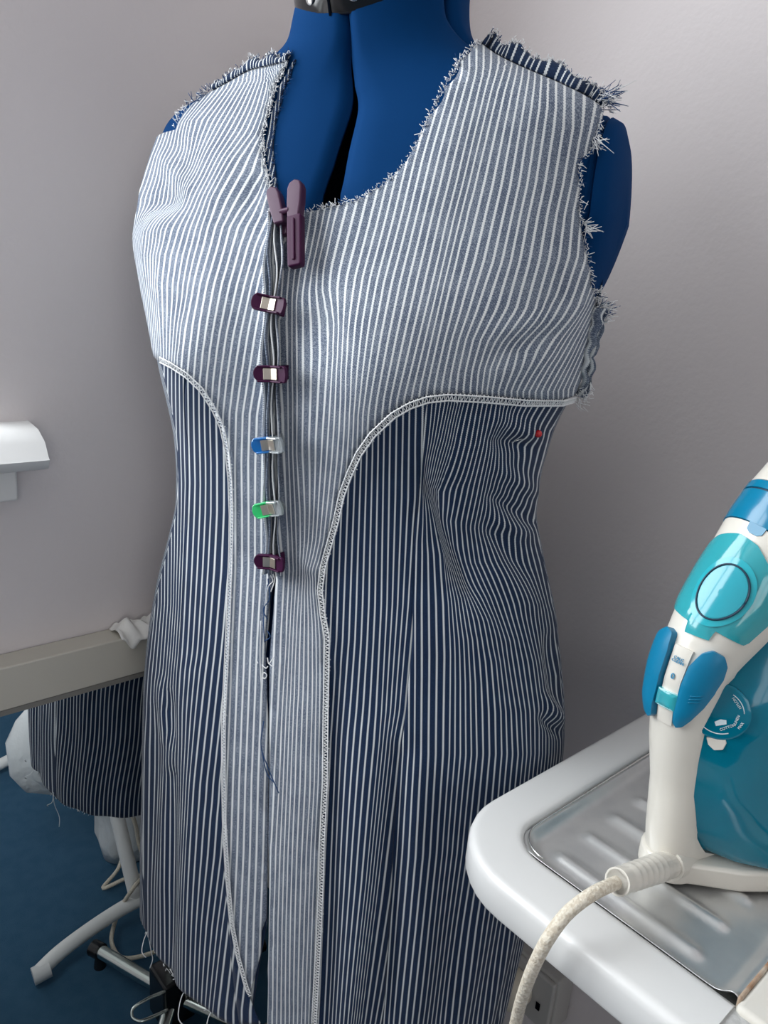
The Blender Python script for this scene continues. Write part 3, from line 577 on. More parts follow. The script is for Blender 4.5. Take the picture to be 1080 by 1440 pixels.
def fringe(name, px, off, n, lo, hi, parent, out=(0, 0, 0), m='thread_white', r=.00028, spread=1.0, grow=.006, jit=.001):
    h = hits(px, grow); P, N = body(h[:, 0], h[:, 1], off); L = np.r_[0, np.cumsum(np.linalg.norm(np.diff(P, axis=0), axis=1))]; b = MB()
    for k in range(n):
        s = rng.uniform(0, L[-1]); p = np.array([np.interp(s, L, P[:, i]) for i in range(3)]); q = np.array([np.interp(s, L, N[:, i]) for i in range(3)])
        d = np.array(out)+spread*rng.standard_normal(3)*.6+q*.5; d /= np.linalg.norm(d); ln = rng.uniform(lo, hi)*rng.uniform(.4, 1)
        e = rng.standard_normal(3)*ln*.35; p = p+rng.standard_normal(3)*jit; ln *= .72
        b.tube([p, p+d*ln*.5+e*.5, p+d*ln+e], [r, r, r*.7], 4)
    o = b.build(name, m, parent, smooth=True); o['kind'] = 'stuff'; return o
rt = np.r_[UD, 0]
fringe('frayed_threads', RF[0:13], .008, 520, .0012, .0040, fr, out=-rt*.5+np.array([0, 0, .4]))
fringe('frayed_threads', RF[0:13], .008, 160, .0012, .004, fr, out=-rt*.5, m='thread_blue')
fringe('frayed_threads', RF[16:26], .008, 240, .002, .006, fr, out=rt*.6)
fringe('frayed_threads', RF[16:26], .008, 120, .002, .006, fr, out=rt*.6, m='thread_blue')
fringe('frayed_threads', [(836, 190), (833, 200)], .009, 22, .006, .016, fr, out=rt*.5+np.array([0, 0, -.9]), spread=.5)
fringe('frayed_threads', [(816, 318), (820, 330)], .009, 26, .006, .016, fr, out=rt*.8+np.array([0, 0, -.3]), spread=.7)
fringe('frayed_threads', LF[0:9], .008, 320, .002, .0045, fl, out=rt*.4+np.array([0, 0, .2]))
fringe('frayed_threads', LN[8:], .006, 160, .0015, .004, fl, out=rt*.5, m='thread_blue')
fringe('frayed_threads', LF[11:16], .009, 60, .003, .008, fl, out=-rt*.6+np.array([0, 0, .5]))
fringe('frayed_threads', [(300, 134), (262, 160)], .009, 40, .002, .007, fl, out=-rt*.6+np.array([0, 0, .5]), m='thread_blue')
# shoulder seam allowances standing up
def ridge_strip(name, px, hgt, key, seed, n=60):
    h = hits(spline(px, n), .006); P, N = body(h[:, 0], h[:, 1], .008); V = []; uv = []
    up = np.array([0, 0, 1.])
    tt = np.linspace(0, 1, n)
    for j in range(5):
        t = j/4
        for i in range(n):
            hh = hgt*(.55+.45*math.sin(math.pi*min(1, tt[i]*1.1+.1)))*(1+.12*math.sin(i*1.7+seed)+.25*math.sin(i*.45+seed))
            p = P[i]+up*hh*t*.85+N[i]*(.003*math.sin(t*2.2)+.0012*math.sin(i*.4+seed)*t)-np.r_[FD, 0]*.006*t
            V.append(p); uv.append((tt[i]*24+.3*math.sin(i*.5), t*.01))
    Fc = [(j*n+i, j*n+i+1, (j+1)*n+i+1, (j+1)*n+i) for j in range(4) for i in range(n-1)]
    o = mk(name, V, Fc, navy, dress, uv=np.array(uv)); so = o.modifiers.new('thickness', 'SOLIDIFY'); so.thickness = .0022; so.offset = 0
    b = MB(); b2 = MB(); top = V[4*n:]
    for k in range(420):
        i = rng.integers(0, n-1); p = np.array(top[i])*(1-(q := rng.uniform()))+np.array(top[i+1])*q+rng.standard_normal(3)*.0009
        d = rng.standard_normal(3)+np.array([0, 0, .9]); d /= np.linalg.norm(d); ln = rng.uniform(.001, .0042)
        (b if k % 3 else b2).tube([p, p+d*ln*.6+rng.standard_normal(3)*.0006, p+d*ln], .0003, 4)
    x = b.build('frayed_threads', 'thread_white', o, smooth=True); x['kind'] = 'stuff'
    x = b2.build('frayed_threads', 'thread_blue', o, smooth=True); x['kind'] = 'stuff'
    return o
ridge_strip('shoulder_seam_allowance', [(680, 76), (700, 88), (735, 104), (790, 131), (830, 150), (862, 164)], .0085, 'r', 0)
ridge_strip('shoulder_seam_allowance', [(405, 89), (380, 98), (350, 108), (320, 124), (296, 137)], .0060, 'l', 2)
fringe('frayed_threads', [(858, 158), (866, 164)], .012, 70, .006, .014, fr, out=rt*.8+np.array([0, 0, .1]), spread=.9, jit=.003)
fringe('frayed_threads', [(858, 158), (866, 164)], .012, 50, .006, .018, fr, out=rt*.9+np.array([0, 0, -.2]), spread=.9, m='thread_blue', jit=.003)
# side seam allowance flaps under the arm
def side_flap(name, px, dxs, m, seed, ph):
    h = hits(px, .006); P, N = body(h[:, 0], h[:, 1], .008); n = len(px); V = []; uv = []
    for j in range(4):
        for i in range(n):
            V.append(P[i]+rt*dxs[i]*j/3*.9+N[i]*(.003*math.sin(j/3*3)+.001*math.sin(i*1.3+seed))); uv.append((ph+dxs[i]*j/3/.0055, P[i][2]))
    Fc = [(j*n+i, j*n+i+1, (j+1)*n+i+1, (j+1)*n+i) for j in range(3) for i in range(n-1)]
    o = mk(name, V, Fc, m, dress, uv=np.array(uv)); so = o.modifiers.new('thickness', 'SOLIDIFY'); so.thickness = .0014; so.offset = 0; return o
SP = spline([(834, 432), (831, 452), (827, 475), (822, 500), (818, 525), (816, 552)], 24)
side_flap('side_seam_allowance', SP, np.interp(np.linspace(0, 1, 24), [0, .25, .6, .85, 1], [.010, .009, .006, .007, .010]), pale, 0, .1)
side_flap('side_seam_allowance', SP-np.array([3, 0]), np.interp(np.linspace(0, 1, 24), [0, .3, .6, .85, 1], [.010, .006, .001, .003, .007]), pale, 2, .5)
fringe('frayed_threads', [(834, 425), (836, 445)], .012, 110, .004, .012, fr, out=rt*.9+np.array([0, 0, .3]), spread=.9, jit=.003)
fringe('frayed_threads', [(834, 425), (836, 445)], .012, 60, .004, .012, fr, out=rt*.9+np.array([0, 0, .3]), spread=.9, m='thread_blue', jit=.003)
fringe('frayed_threads', [(814, 540), (818, 556)], .012, 90, .003, .008, fr, out=rt*.7+np.array([0, 0, -.5]), spread=.8, jit=.003)
# loose threads at the opening and the hem
def threads(name, lines, m, r=.00045, off=.014):
    b = MB()
    for L in lines:
        h = hits(L, .006); P, N = body(h[:, 0], h[:, 1], off); b.tube(spline(P, 4*len(L)), r, 5)
    o = b.build(name, m, dress, smooth=True); o['kind'] = 'stuff'; return o
threads('loose_threads', [[(384, 922), (386, 930), (393, 921)], [(386, 930), (392, 935)], [(368, 925), (371, 930)], [(376, 932), (382, 937), (385, 934)], [(377, 949), (379, 943), (383, 946), (381, 951), (377, 950)], [(388, 806), (392, 815), (386, 822), (380, 850)], [(375, 870), (374, 930), (377, 985)],
  [(390, 800), (394, 812), (389, 830)]], 'thread_white')
threads('loose_threads', [[(385, 812), (387, 840), (378, 855), (384, 868)], [(384, 884), (388, 892), (381, 898)], [(379, 1010), (375, 1045), (385, 1075), (400, 1110)], [(376, 1050), (384, 1085), (393, 1095)], [(384, 820), (379, 870), (380, 900)]], 'thread_blue')
hb = MB(); ts = np.linspace(0, 2*PI, 400, endpoint=False)
for k in range(520):
    a = rng.uniform(0, 2*PI); p = body(np.array(a), np.array(hemZ), .004)[0]; d = np.array([rng.normal()*.5, rng.normal()*.5, -1]); d /= np.linalg.norm(d); ln = rng.uniform(.0015, .004)
    hb.tube([p, p+d*ln], .0003, 4)
def drop(th, ln, sway):
    p = body(np.array(th), np.array(hemZ), .004)[0]; hb.tube(spline([p+np.array([0, 0, .004]), p+np.array([sway*.4, -sway*.3, -ln*.4]), p+np.array([sway, sway*.5, -ln*.75]), p+np.array([sway*.7, sway, -ln])], 12), .0005, 5)
for x, y, ln, sw in ((207, 1318, .02, -.008), (208, 1320, .05, .006), (238, 1400, .03, .015), (262, 1410, .03, -.012), (285, 1418, .02, .008), (300, 1420, .025, -.01)):
    drop(hit(x, y, .004)[0], ln, sw)
for th, ln, sw in ((3.6, .04, .01), (3.62, .02, -.01), (4.1, .05, .004), (4.12, .03, -.012), (4.5, .05, .015)): drop(th, ln, sw)
o = hb.build('hem_threads', 'thread_white', dress, smooth=True); o['kind'] = 'stuff'

# ------------------------------------------------------------------ clips and pin
def frame_at(x, y, off):
    th, Z = hit(x, y, .006); P, N = body(np.array(th), np.array(Z), off); up = np.array([0, 0, 1.]); S = np.cross(up, N); S /= np.linalg.norm(S); T = np.cross(N, S)
    for _ in range(6):                                  # slide the raised point along the cloth until it sits where it is seen
        a, b = project(P); sa = (np.array(project(P+S*.001))-(a, b))/.001; sb = (np.array(project(P+T*.001))-(a, b))/.001
        q = np.linalg.solve(np.array([sa, sb]).T, np.array([x-a, y-b])); P = P+S*q[0]+T*q[1]
    return P, N, S, T
def rounded(w0, w1, hh, nose, n=8):
    """outline from x=w0 to x=w1 with a round end at w1 when nose is set"""
    P = [(w0, -hh), (w1-nose, -hh)]
    if nose: P += [(w1-nose+nose*math.sin(a), -hh*math.cos(a)) for a in np.linspace(0, math.pi, n+2)[1:-1]]
    P += [(w1-nose, hh), (w0, hh)]
    return P
def wonder_clip(x, y, off, ml, mr, label, tilt, rn=(1, 1)):
    P, N, S, T = frame_at(x, y, off)
    c, s = math.cos(tilt), math.sin(tilt); S, T = S*c+T*s, T*c-S*s
    t = thing('sewing_clip', P-N*.004, label, 'sewing clip', 'clips along the front edge')
    for sg, m, nose in ((-1, ml, .004*rn[0]), (1, mr, .0025*rn[1])):
        d = (S*-.86+N*.36) if sg < 0 else (S*.97+N*.22); q = np.cross(d, T)*1.0; q /= np.linalg.norm(q)
        if q@N < 0: q = -q
        jaw = MB().prism(rounded(.0, .0150, .0058, nose), P+N*.003, d, T, q, -.001, .0016).build('jaw', m, t, bevel=.0006)
        MB().prism([(.001, .0058), (.0115, .0058), (.0115, .0046), (.001, .0046)], P+N*.003, d, T, q, .0014, .0036).build('side_rail', m, jaw, bevel=.0004)
        MB().prism([(.001, -.0058), (.0115, -.0058), (.0115, -.0046), (.001, -.0046)], P+N*.003, d, T, q, .0014, .0036).build('side_rail', m, jaw, bevel=.0004)
        # jaw tip closing on the cloth
        MB().box(P+S*sg*.0026-N*.005, .0009, .0052, .008, (S, T, N)).build('jaw_tip', m, t, bevel=.0005)
        sp_ = MB().prism([(.0008, -.0040), (.0068, -.0040), (.0068, .0040), (.0008, .0040)], P+N*.003, d, T, q, .0017, .0026).build('spring', 'spring_steel', t, bevel=.0003)
    MB().tube([P+N*.0035-T*.0055, P+N*.0035+T*.0055], .0016, 10).build('spine', ml, t, smooth=True, sharp=40)
    return t
wonder_clip(384, 430, .020, MATS['purple_plastic'], MATS['purple_plastic'], 'small dark purple sewing clip, the highest of three, just below the tall clip', -.06)
wonder_clip(387, 525, .020, MATS['purple_plastic'], MATS['purple_plastic'], 'small dark purple sewing clip, middle one, above the blue clip', .06, (1.4, 1))
wonder_clip(383, 623, .019, MATS['blue_clip'], MATS['clear_plastic'], 'small bright blue and clear sewing clip on the front edge', .16)
wonder_clip(383, 713, .019, MATS['green_clip'], MATS['clear_plastic'], 'small bright green and clear sewing clip on the front edge', .3)
wonder_clip(385, 788, .019, MATS['purple_plastic'], MATS['purple_plastic'], 'small dark purple sewing clip, the lowest of all, under the green clip', .05, (1.4, 1))
# tall clip at the neckline
P, N, S, T = frame_at(404, 312, .017); c_, s_ = math.cos(.26), math.sin(.26); S, T = S*c_+T*s_, T*c_-S*s_
clip = thing('peg_clip', P-N*.004, 'tall translucent purple peg clip with two prongs at the top of the neckline', 'sewing clip')
def peg(x0, x1, xw, ztop, zbot, name, m, lean):
    out = [(-xw*.8, zbot), (-xw, zbot+.012), (-xw, ztop-.006), (-xw*.75, ztop-.002), (0, ztop), (xw*.75, ztop-.002), (xw, ztop-.006), (xw, zbot+.012), (xw*.8, zbot)]
    A = S; Bv = T+S*lean; Bv = Bv/np.linalg.norm(Bv)
    return MB().prism(out, P+S*x0+N*.001, A, Bv, N, -.0035, .0045).build(name, m, clip, bevel=.0012)
a = peg(-.0045, 0, .0052, .0275, -.002, 'prong', 'purple_clear', -.22); b = peg(.0075, 0, .0058, .0275, -.001, 'prong', 'purple_clear', .06)
for pr, x0, le in ((a, -.0045, -.22), (b, .0075, .06)):
    Bv = T+S*le; Bv /= np.linalg.norm(Bv); c = P+S*x0+Bv*.016+N*.0048
    MB().prism([(-.003, -.009), (.003, -.009), (.003, .006), (.0015, .0085), (-.0015, .0085), (-.003, .006)], c, S, Bv, N, -.0004, .0004).build('thumb_recess', 'purple_plastic', pr, bevel=.0002)
MB().prism([(-.0058, .001), (.0058, .001), (.0056, -.034), (.0048, -.0362), (-.0048, -.0362), (-.0056, -.034)], P+S*.0085, S, T, N, -.001, .006).build('jaw', 'purple_plastic', clip, bevel=.0013)
MB().prism([(-.001, -.002), (.001, -.002), (.001, -.032), (-.001, -.032)], P+S*.0085+N*.006, S, T, N, 0, .0012).build('jaw_rib', 'purple_plastic', clip, bevel=.0004)
MB().prism([(-.004, .002), (.003, .002), (.003, -.008), (-.004, -.008)], P-S*.004-N*.002, S, T, N, -.004, .001).build('jaw', 'purple_clear', clip, bevel=.001)
MB().tube([P+S*-.003+T*.006+N*.004, P+S*.004+T*.006+N*.004], .0022, 10).build('hinge', 'purple_clear', clip, smooth=True, sharp=40)
P, N, S, T = frame_at(757, 610, .009)
pin = thing('dressmaking_pin', P-N*.003, 'dressmaking pin with a round red glass head at the side of the waist', 'pin')
V = MB(); V.loft([[P+N*.0029*math.cos(a)+.0029*math.sin(a)*(S*math.cos(q)+T*math.sin(q)) for q in np.linspace(0, 2*PI, 16, endpoint=False)] for a in np.linspace(.02, PI-.02, 10)]); V.build('head', 'red_glass', pin, smooth=True)
MB().tube([P, P-S*.012-T*.004-N*.004, P-S*.022-T*.008-N*.008], .0003, 6).build('shaft', 'screw_metal', pin, smooth=True)

# ------------------------------------------------------------------ mirror on the window wall
mzt = on_y(0, 940, MIRY-.012)[2]; mzi = on_y(0, 1001, MIRY-.012)[2]; fw = mzt-mzi
MX0, MX1, MZ0 = -.22, .60, .02
mir = thing('wall_mirror', ((MX0+MX1)/2, WY-.01, MZ0), 'wall mirror in a flat beige frame, low on the wall behind the dress', 'mirror')
yf, yb = MIRY-.013, WY-.001; cy = (yf+yb)/2; hy = (yb-yf)/2
def bar(x0, x1, z0, z1): MB().box(((x0+x1)/2, cy, (z0+z1)/2), (x1-x0)/2, hy, (z1-z0)/2).build('frame_rail', 'mirror_frame', mir, bevel=.002)
bar(MX0, MX1, mzt-fw, mzt); bar(MX0, MX1, MZ0, MZ0+fw); bar(MX0, MX0+fw, MZ0+fw, mzt-fw); bar(MX1-fw, MX1, MZ0+fw, mzt-fw)
for x0, x1, z0, z1 in ((MX0+fw, MX1-fw, mzt-fw-.006, mzt-fw), (MX0+fw, MX1-fw, MZ0+fw, MZ0+fw+.006)):
    MB().box(((x0+x1)/2, MIRY-.006, (z0+z1)/2), (x1-x0)/2, .006, .003).build('inner_lip', 'mirror_side', mir)
MB().box(((MX0+MX1)/2, MIRY+.002, (MZ0+mzt)/2), (MX1-MX0)/2-fw+.004, .002, (mzt-MZ0)/2-fw+.004).build('glass', 'mirror_glass', mir)
# crumpled cloth on the top rail
cx0, cx1 = on_y(168, 888, yf)[0], on_y(236, 865, yf)[0]
NX, NYY = 34, 14; V = []
for j in range(NYY):
    for i in range(NX):
        a, b = i/(NX-1), j/(NYY-1)
        x = cx0+(cx1-cx0)*a; amp = math.sin(PI*min(1, a*1.5+.02))**.6 if a < .66 else 1.0
        y = yf-.006+(yb-yf+.004)*b
        z = mzt+.004+.013*amp*math.sin(PI*min(1, b*1.15))*(.75+.25*math.sin(a*9))+.003*math.sin(a*21+b*5)-(.013*(1-b)**2*amp*(.7+.4*math.sin(a*7)) if b < .5 else 0)
        V.append((x, y, z))
o = mk('tissue', V, [(j*NX+i, j*NX+i+1, (j+1)*NX+i+1, (j+1)*NX+i) for j in range(NYY-1) for i in range(NX-1)], 'white_cloth')
o.modifiers.new('thickness', 'SOLIDIFY').thickness = .001
tag(o, 'crumpled white tissue lying on top of the beige mirror frame', 'tissue')

# ------------------------------------------------------------------ ironing board (its long side runs along Y)
BZ = H-.36; bx0, bx1, by1 = .340, .700, .297; ylip = .113; yend = -.95
board = thing('ironing_board', (.52, .25, 0), 'white ironing board with a steel iron rest at its end', 'ironing board')
def rrect(x0, x1, y0, y1, r0, r1, n=10):
    """counter-clockwise outline; r1 rounds the far (y1) corners, r0 the near ones"""
    out = []
    for cx, cy, r, a0 in ((x0+r0, y0+r0, r0, PI), (x1-r0, y0+r0, r0, 1.5*PI), (x1-r1, y1-r1, r1, 0), (x0+r1, y1-r1, r1, .5*PI)):
        out += [(cx+r*math.cos(a), cy+r*math.sin(a)) for a in np.linspace(a0, a0+PI/2, n)]
    return out
ix0, ix1, iy1 = bx0+.040, bx1-.040, by1-.036
outer = lambda g, z: [(x, y, z) for x, y in rrect(bx0-g, bx1+g, .100, by1+g, .001, .062+g)]
inner = lambda g, z: [(x, y, z) for x, y in rrect(ix0-g, ix1+g, .100, iy1+g, .001, .026+g)]
loops = [outer(-.010, BZ-.026), outer(.0, BZ-.026), outer(.0012, BZ-.023), outer(.001, BZ-.006), outer(.0, BZ-.0025), outer(-.002, BZ-.0004), outer(-.004, BZ+.0003), outer(-.006, BZ+.0005), inner(.008, BZ+.0005), inner(.005, BZ+.0003), inner(.002, BZ-.001), inner(.001, BZ-.004), inner(.001, BZ-.020)]
loops = [l[19:]+l[:1] for l in loops]; nl = len(loops[0])      # horseshoe: open towards the padded top
rm = MB().loft(loops, closed=False, cap=False); rm.F += [[i*nl for i in range(len(loops))], [i*nl+nl-1 for i in range(len(loops))][::-1]]
rm.build('rim', 'board_white', board, smooth=True, sharp=50)
# tray with upturned walls and pressed ribs
nx, ny = 220, 90; xs = np.linspace(ix0+.001, ix1-.001, nx); ys = np.linspace(.098, iy1-.001, ny); V = []
ribs = [.402+.034*k for k in range(8)]
for y in ys:
    for x in xs:
        z = BZ-.009; ed = min(x-ix0, ix1-x, iy1-y)
        dx = max(0, ix0+.026-x, x-ix1+.026); dy = max(0, y-iy1+.026); rr = math.hypot(dx, dy) if dx > 0 and dy > 0 else max(dx, dy); ed = .026-rr
        z += .0070*math.exp(-(max(ed, 0)/.006)**2)
        z += .006*math.exp(-((y-.104)/.006)**2)
        for rx in ribs:
            t = np.clip((y-.137)/(.232-.137), 0, 1); yr = .137+t*(.232-.137); d = math.hypot(x-rx, y-yr); z += .0032*math.exp(-(d/.0052)**2)
        V.append((x, y, z))
o = mk('iron_rest_tray', V, [(j*nx+i, j*nx+i+1, (j+1)*nx+i+1, (j+1)*nx+i) for j in range(ny-1) for i in range(nx-1)], 'tray_steel', board)
o.modifiers.new('thickness', 'SOLIDIFY').thickness = .0006
lip = [(x, y, BZ-.0005) for x, y in rrect(ix0+.002, ix1-.002, .1005, iy1-.002, .001, .024)]
MB().tube(lip[20:], .0008, 8).build('tray_bead', 'screw_metal', board, smooth=True)
MB().box(((ix0+ix1)/2, .088, BZ-.006), (ix1-ix0)/2+.006, .0125, .009).build('end_strip', 'worn_plastic', board, bevel=.004)
MB().box(((ix0+ix1)/2, .1005, BZ-.001), (ix1-ix0)/2, .0012, .0045).build('rusty_edge', 'rust', board, bevel=.001)
MB().loft([[(x, y, z) for x, y in rrect(bx0+.006+g, bx1-.006-g, yend+g, .096 if False else .083, .06, .004)] for g, z in ((.006, BZ-.022), (.0, BZ-.016), (.0, BZ-.004), (.004, BZ+.001), (.012, BZ+.003))]).build('padded_top', 'board_cloth', board, smooth=True, sharp=60)
MB().box((bx0+.021, .097, BZ-.0085), .019, .016, .0075).build('cover_corner', 'board_cloth', board, bevel=.004)
# legs: crossed white tubes with curved foot bars
f0 = in_mirror(50, 1372, .022); f1 = in_mirror(192, 1268, .05); fy = (f0[1]+f1[1])/2
cxl = (bx0+bx1)/2; fx0 = f0[0]; fx1 = 2*cxl-fx0
foot = [(fx0, f0[1], .022), (fx0+.045, f0[1]+(f1[1]-f0[1])*.45, .034), (f1[0]-.03, f1[1], .050), (cxl, f1[1]+.004, .056), (2*cxl-f1[0]+.03, f1[1], .050), (fx1-.045, f0[1]+.01, .034), (fx1, f0[1], .022)]
fb = MB().tube(spline(foot, 40), .0135, 14).build('foot_bar', 'tube_white', board, smooth=True, sharp=50)
for sx in (fx0, fx1):
    sg = 1 if sx == fx0 else -1
    MB().tube([(sx+sg*.024, f0[1]+.001*sg, .0245), (sx-sg*.004, f0[1]-.0008, .0213)], .0152, 14).build('end_cap', 'board_white', fb, smooth=True, sharp=40)
l0 = np.array([.497, f1[1], .055]); top = np.array([.455, .045, BZ-.03])
MB().tube([l0, top], .0135, 14).build('leg', 'tube_white', board, smooth=True, sharp=50)
bf0 = in_mirror(3, 1076, .024); MB().tube([(bf0[0]-.02, bf0[1], .024), (cxl+.04, bf0[1]-.015, .05), (fx1-.02, bf0[1], .024)], .0135, 12).build('foot_bar', 'tube_white', board, smooth=True, sharp=50)
MB().tube([(cxl+.04, bf0[1]-.015, .05), (cxl+.03, .05, BZ-.03)], .0135, 12).build('leg', 'tube_white', board, smooth=True, sharp=50)
MB().box((cxl, -.35, BZ-.032), .12, .55, .009).build('underframe', 'tube_white', board, bevel=.003)
MB().box((cxl, .17, BZ-.033), .15, .10, .007).build('underframe', 'tube_white', board, bevel=.003)

# white bag hanging behind the leg, seen only in the mirror
bm = MB(); rings = []
for k, (z, cx_, rx_) in enumerate([(.002, .60, .075), (.006, .60, .09), (.05, .60, .100), (.10, .60, .098), (.15, .60, .112), (.19, .575, .138), (.22, .545, .147), (.25, .515, .150), (.29, .492, .148), (.34, .477, .132), (.38, .467, .10), (.42, .46, .065), (.45, .46, .035), (.48, .462, .045)]):
    ring = []
    for a in np.linspace(0, 2*PI, 64, endpoint=False):
        wr = 1+(.05*math.sin(a*5+k*.5)+.05*math.sin(a*11-k*.8)+.03*math.sin(a*17+k))*(k > 1)
        ring.append((cx_+rx_*math.cos(a)*wr, .18+.07*min(1, rx_/.1)*math.sin(a)*wr+.006*math.sin(k+a*2), z+(.008*math.cos(a*3+k) if k > 2 else 0)))
    rings.append(ring)
bag = bm.loft(rings).build('plastic_bag', 'bag_film', smooth=True)
tag(bag, 'crumpled white bag standing on the carpet, seen in the mirror behind the dress hem', 'bag')

# ------------------------------------------------------------------ steam iron standing on its heel
IO = np.array([.453, .183, BZ-.0058]); hd = np.array([-.943, .331, 0]); hd /= np.linalg.norm(hd); sd = np.array([-.331, -.943, 0]); sd /= np.linalg.norm(sd); kd = np.array([0, 0, 1.])
iron = thing('steam_iron', IO, 'white and turquoise steam iron standing on its heel on the iron rest', 'iron')
def ip(h, s, k): return IO+hd*h+sd*s+kd*k
SPN = np.array([(0, -.001, .0165), (.012, .000, .0165), (.03, .003, .0168), (.07, .0070, .0175), (.10, .0125, .0190), (.13, .0155, .0205), (.15, .0135, .0220), (.165, .0090, .0240), (.178, .0025, .0262), (.19, -.0055, .0280), (.205, -.0145, .0295), (.22, -.0225, .0305), (.235, -.0305, .0310), (.25, -.0395, .0305), (.265, -.0490, .0285), (.28, -.0600, .0250), (.295, -.0710, .0190), (.305, -.0790, .0120), (.309, -.0830, .0050)])
HB = np.array([(0, -.040), (.010, -.036), (.0146, -.028), (.020, -.014), (.027, -.008), (.043, .0028), (.071, .0126), (.0975, .0167), (.122, .0184), (.143, .0127), (.162, -.001), (.185, -.017), (.20, -.030), (.22, -.052), (.24, -.075), (.26, -.095), (.31, -.115)])
def tilt_at(k): return math.radians(42)*min(1, max(0, (k-.15)/.07))
def surf(k, ph, off=0.):
    """point on the shell: spine height k, angle ph round the ridge (0 = ridge, + = near side)"""
    h0 = np.interp(k, SPN[:, 0], SPN[:, 1]); wdt = np.interp(k, SPN[:, 0], SPN[:, 2]); tl = tilt_at(k)
    e1 = hd*math.cos(tl)+kd*math.sin(tl); rf = wdt*.98
    return ip(h0, 0, k)+e1*(rf+off)*math.cos(ph)+sd*(wdt+off)*math.sin(ph)
def shell_ring(k, off=0., back=None):
    pts = [surf(k, a, off) for a in np.linspace(-PI/2, PI/2, 25)]
    hb_ = np.interp(k, HB[:, 0], HB[:, 1]) if back is None else back
    h0 = np.interp(k, SPN[:, 0], SPN[:, 1]); wdt = np.interp(k, SPN[:, 0], SPN[:, 2])+off
    wide = wdt; tl = tilt_at(k)
    dep = max(.006, h0-hb_); e1 = hd*math.cos(tl)+kd*math.sin(tl)
    for t, sg in ((.5, 1), (1, 1), (1, -1), (.5, -1)):
        wq = wdt+(wide-wdt)*t
        pts.append(ip(h0, 0, k)-e1*dep*t*(1 if tl < .1 else .8)+sd*sg*wq*(1 if t < 1 else .96))
    return pts
ks = np.concatenate([np.linspace(0, .02, 7), np.linspace(.026, .227, 52)])
body_ = MB().loft([[ip(*(lambda q: (q@hd*.97, q@sd*.97, 0))(np.array(p)-IO)) for p in shell_ring(0)]]+[shell_ring(k) for k in ks if k > 0]).build('body_shell', 'iron_white', iron, smooth=True, sharp=50)
MB().loft([shell_ring(k, .0006) for k in np.linspace(.2275, .2450, 8)]).build('nose_band', 'iron_nose_blue', iron, smooth=True, sharp=50)
MB().loft([shell_ring(k, -.0004) for k in np.linspace(.2450, .2462, 2)]).build('band_seam', 'dark_seam', iron, smooth=True, sharp=50)
MB().loft([shell_ring(k, .0006) for k in np.linspace(.2462, .2505, 3)]).build('nose_band', 'iron_nose_blue', iron, smooth=True, sharp=50)
MB().loft([shell_ring(k) for k in np.linspace(.2512, .309, 18)]).build('nose_tip', 'iron_white', iron, smooth=True, sharp=50)
hp = [(.0195*math.cos(a), .0195*math.sin(a)) for a in np.linspace(-PI/2, PI/2, 15)]
hp = [(h_, s_) for h_, s_ in hp]+[(-.012, .026), (-.030, .036), (-.055, .044), (-.085, .048), (-.114, .049), (-.114, -.049), (-.085, -.048), (-.055, -.044), (-.030, -.036), (-.012, -.026)]
MB().prism(hp, IO, hd, sd, kd, .0, .0165).build('heel_plate', 'iron_white', iron, bevel=.003, seg=3)
# water tank: widens from the handle to the sole
def tank_ring(k):
    f = np.interp(k, HB[:, 0], HB[:, 1]); f = min(f, .02); ws = np.interp(k, [0, .02, .1, .2, .26, .3], [.046, .047, .046, .040, .030, .012]); w0 = min(ws, np.interp(k, SPN[:, 0], SPN[:, 2])*.93)
    half = [(f+.001, w0*.9), (f-.002, w0), (f-.012, w0+(ws-w0)*.45), (f-.030, w0+(ws-w0)*.85), (f-.055, ws), (-.105, ws), (-.113, ws*.96)]
    half = [(max(h, -.113), s) for h, s in half]
    return [ip(h, s, k) for h, s in half]+[ip(h, -s, k) for h, s in half[::-1]]
MB().loft([tank_ring(k) for k in np.linspace(.016, .285, 46)]).build('water_tank', 'iron_tank', iron, smooth=True, sharp=60)
sole = [(-.114, s, k) for s, k in [(-.05, .003), (-.052, .06), (-.05, .13), (-.042, .2), (-.026, .26), (-.008, .302), (0, .308), (.008, .302), (.026, .26), (.042, .2), (.05, .13), (.052, .06), (.05, .003)]]
MB().prism([(s, k) for _, s, k in sole], ip(-.114, 0, 0), sd, kd, hd, -.008, .001).build('soleplate', 'chrome', iron, bevel=.001)
def shell_patch(name, outline, off, m, parent, dome=.0, n=14, thick=.0014):
    """outline in (angle, k) around a centre; filled as concentric rings"""
    O2 = np.array(outline, float); c = O2.mean(0); V = []; R = 7
    for j in range(R+1):
        t = j/R
        for p in O2:
            q = c+(p-c)*t; V.append(surf(q[1], q[0]+PH, off+dome*(1-t**4)))
    nO = len(O2); Fc = [(j*nO+i, j*nO+(i+1) % nO, (j+1)*nO+(i+1) % nO, (j+1)*nO+i) for j in range(1, R) for i in range(nO)]+[(0, nO+i, nO+(i+1) % nO) for i in range(nO)]
    for p in O2: V.append(surf(p[1], p[0]+PH, -.0008))
    b = R*nO; Fc += [(b+i, b+(i+1) % nO, b+nO+(i+1) % nO, b+nO+i) for i in range(nO)]
    return mk(name, V, Fc, m, parent, smooth=True, sharp=45)
def dense(P, n):                                       # even resampling of a closed outline, corners kept
    P = np.array(list(P)+[P[0]], float); q = P*np.array([.02, 1.]); L = np.r_[0, np.cumsum(np.linalg.norm(np.diff(q, axis=0), axis=1))]
    S_ = np.linspace(0, L[-1], n*2, endpoint=False); return np.stack([np.interp(S_, L, P[:, i]) for i in (0, 1)], 1)
PH = .26                                                # the ridge is turned a little to the near side
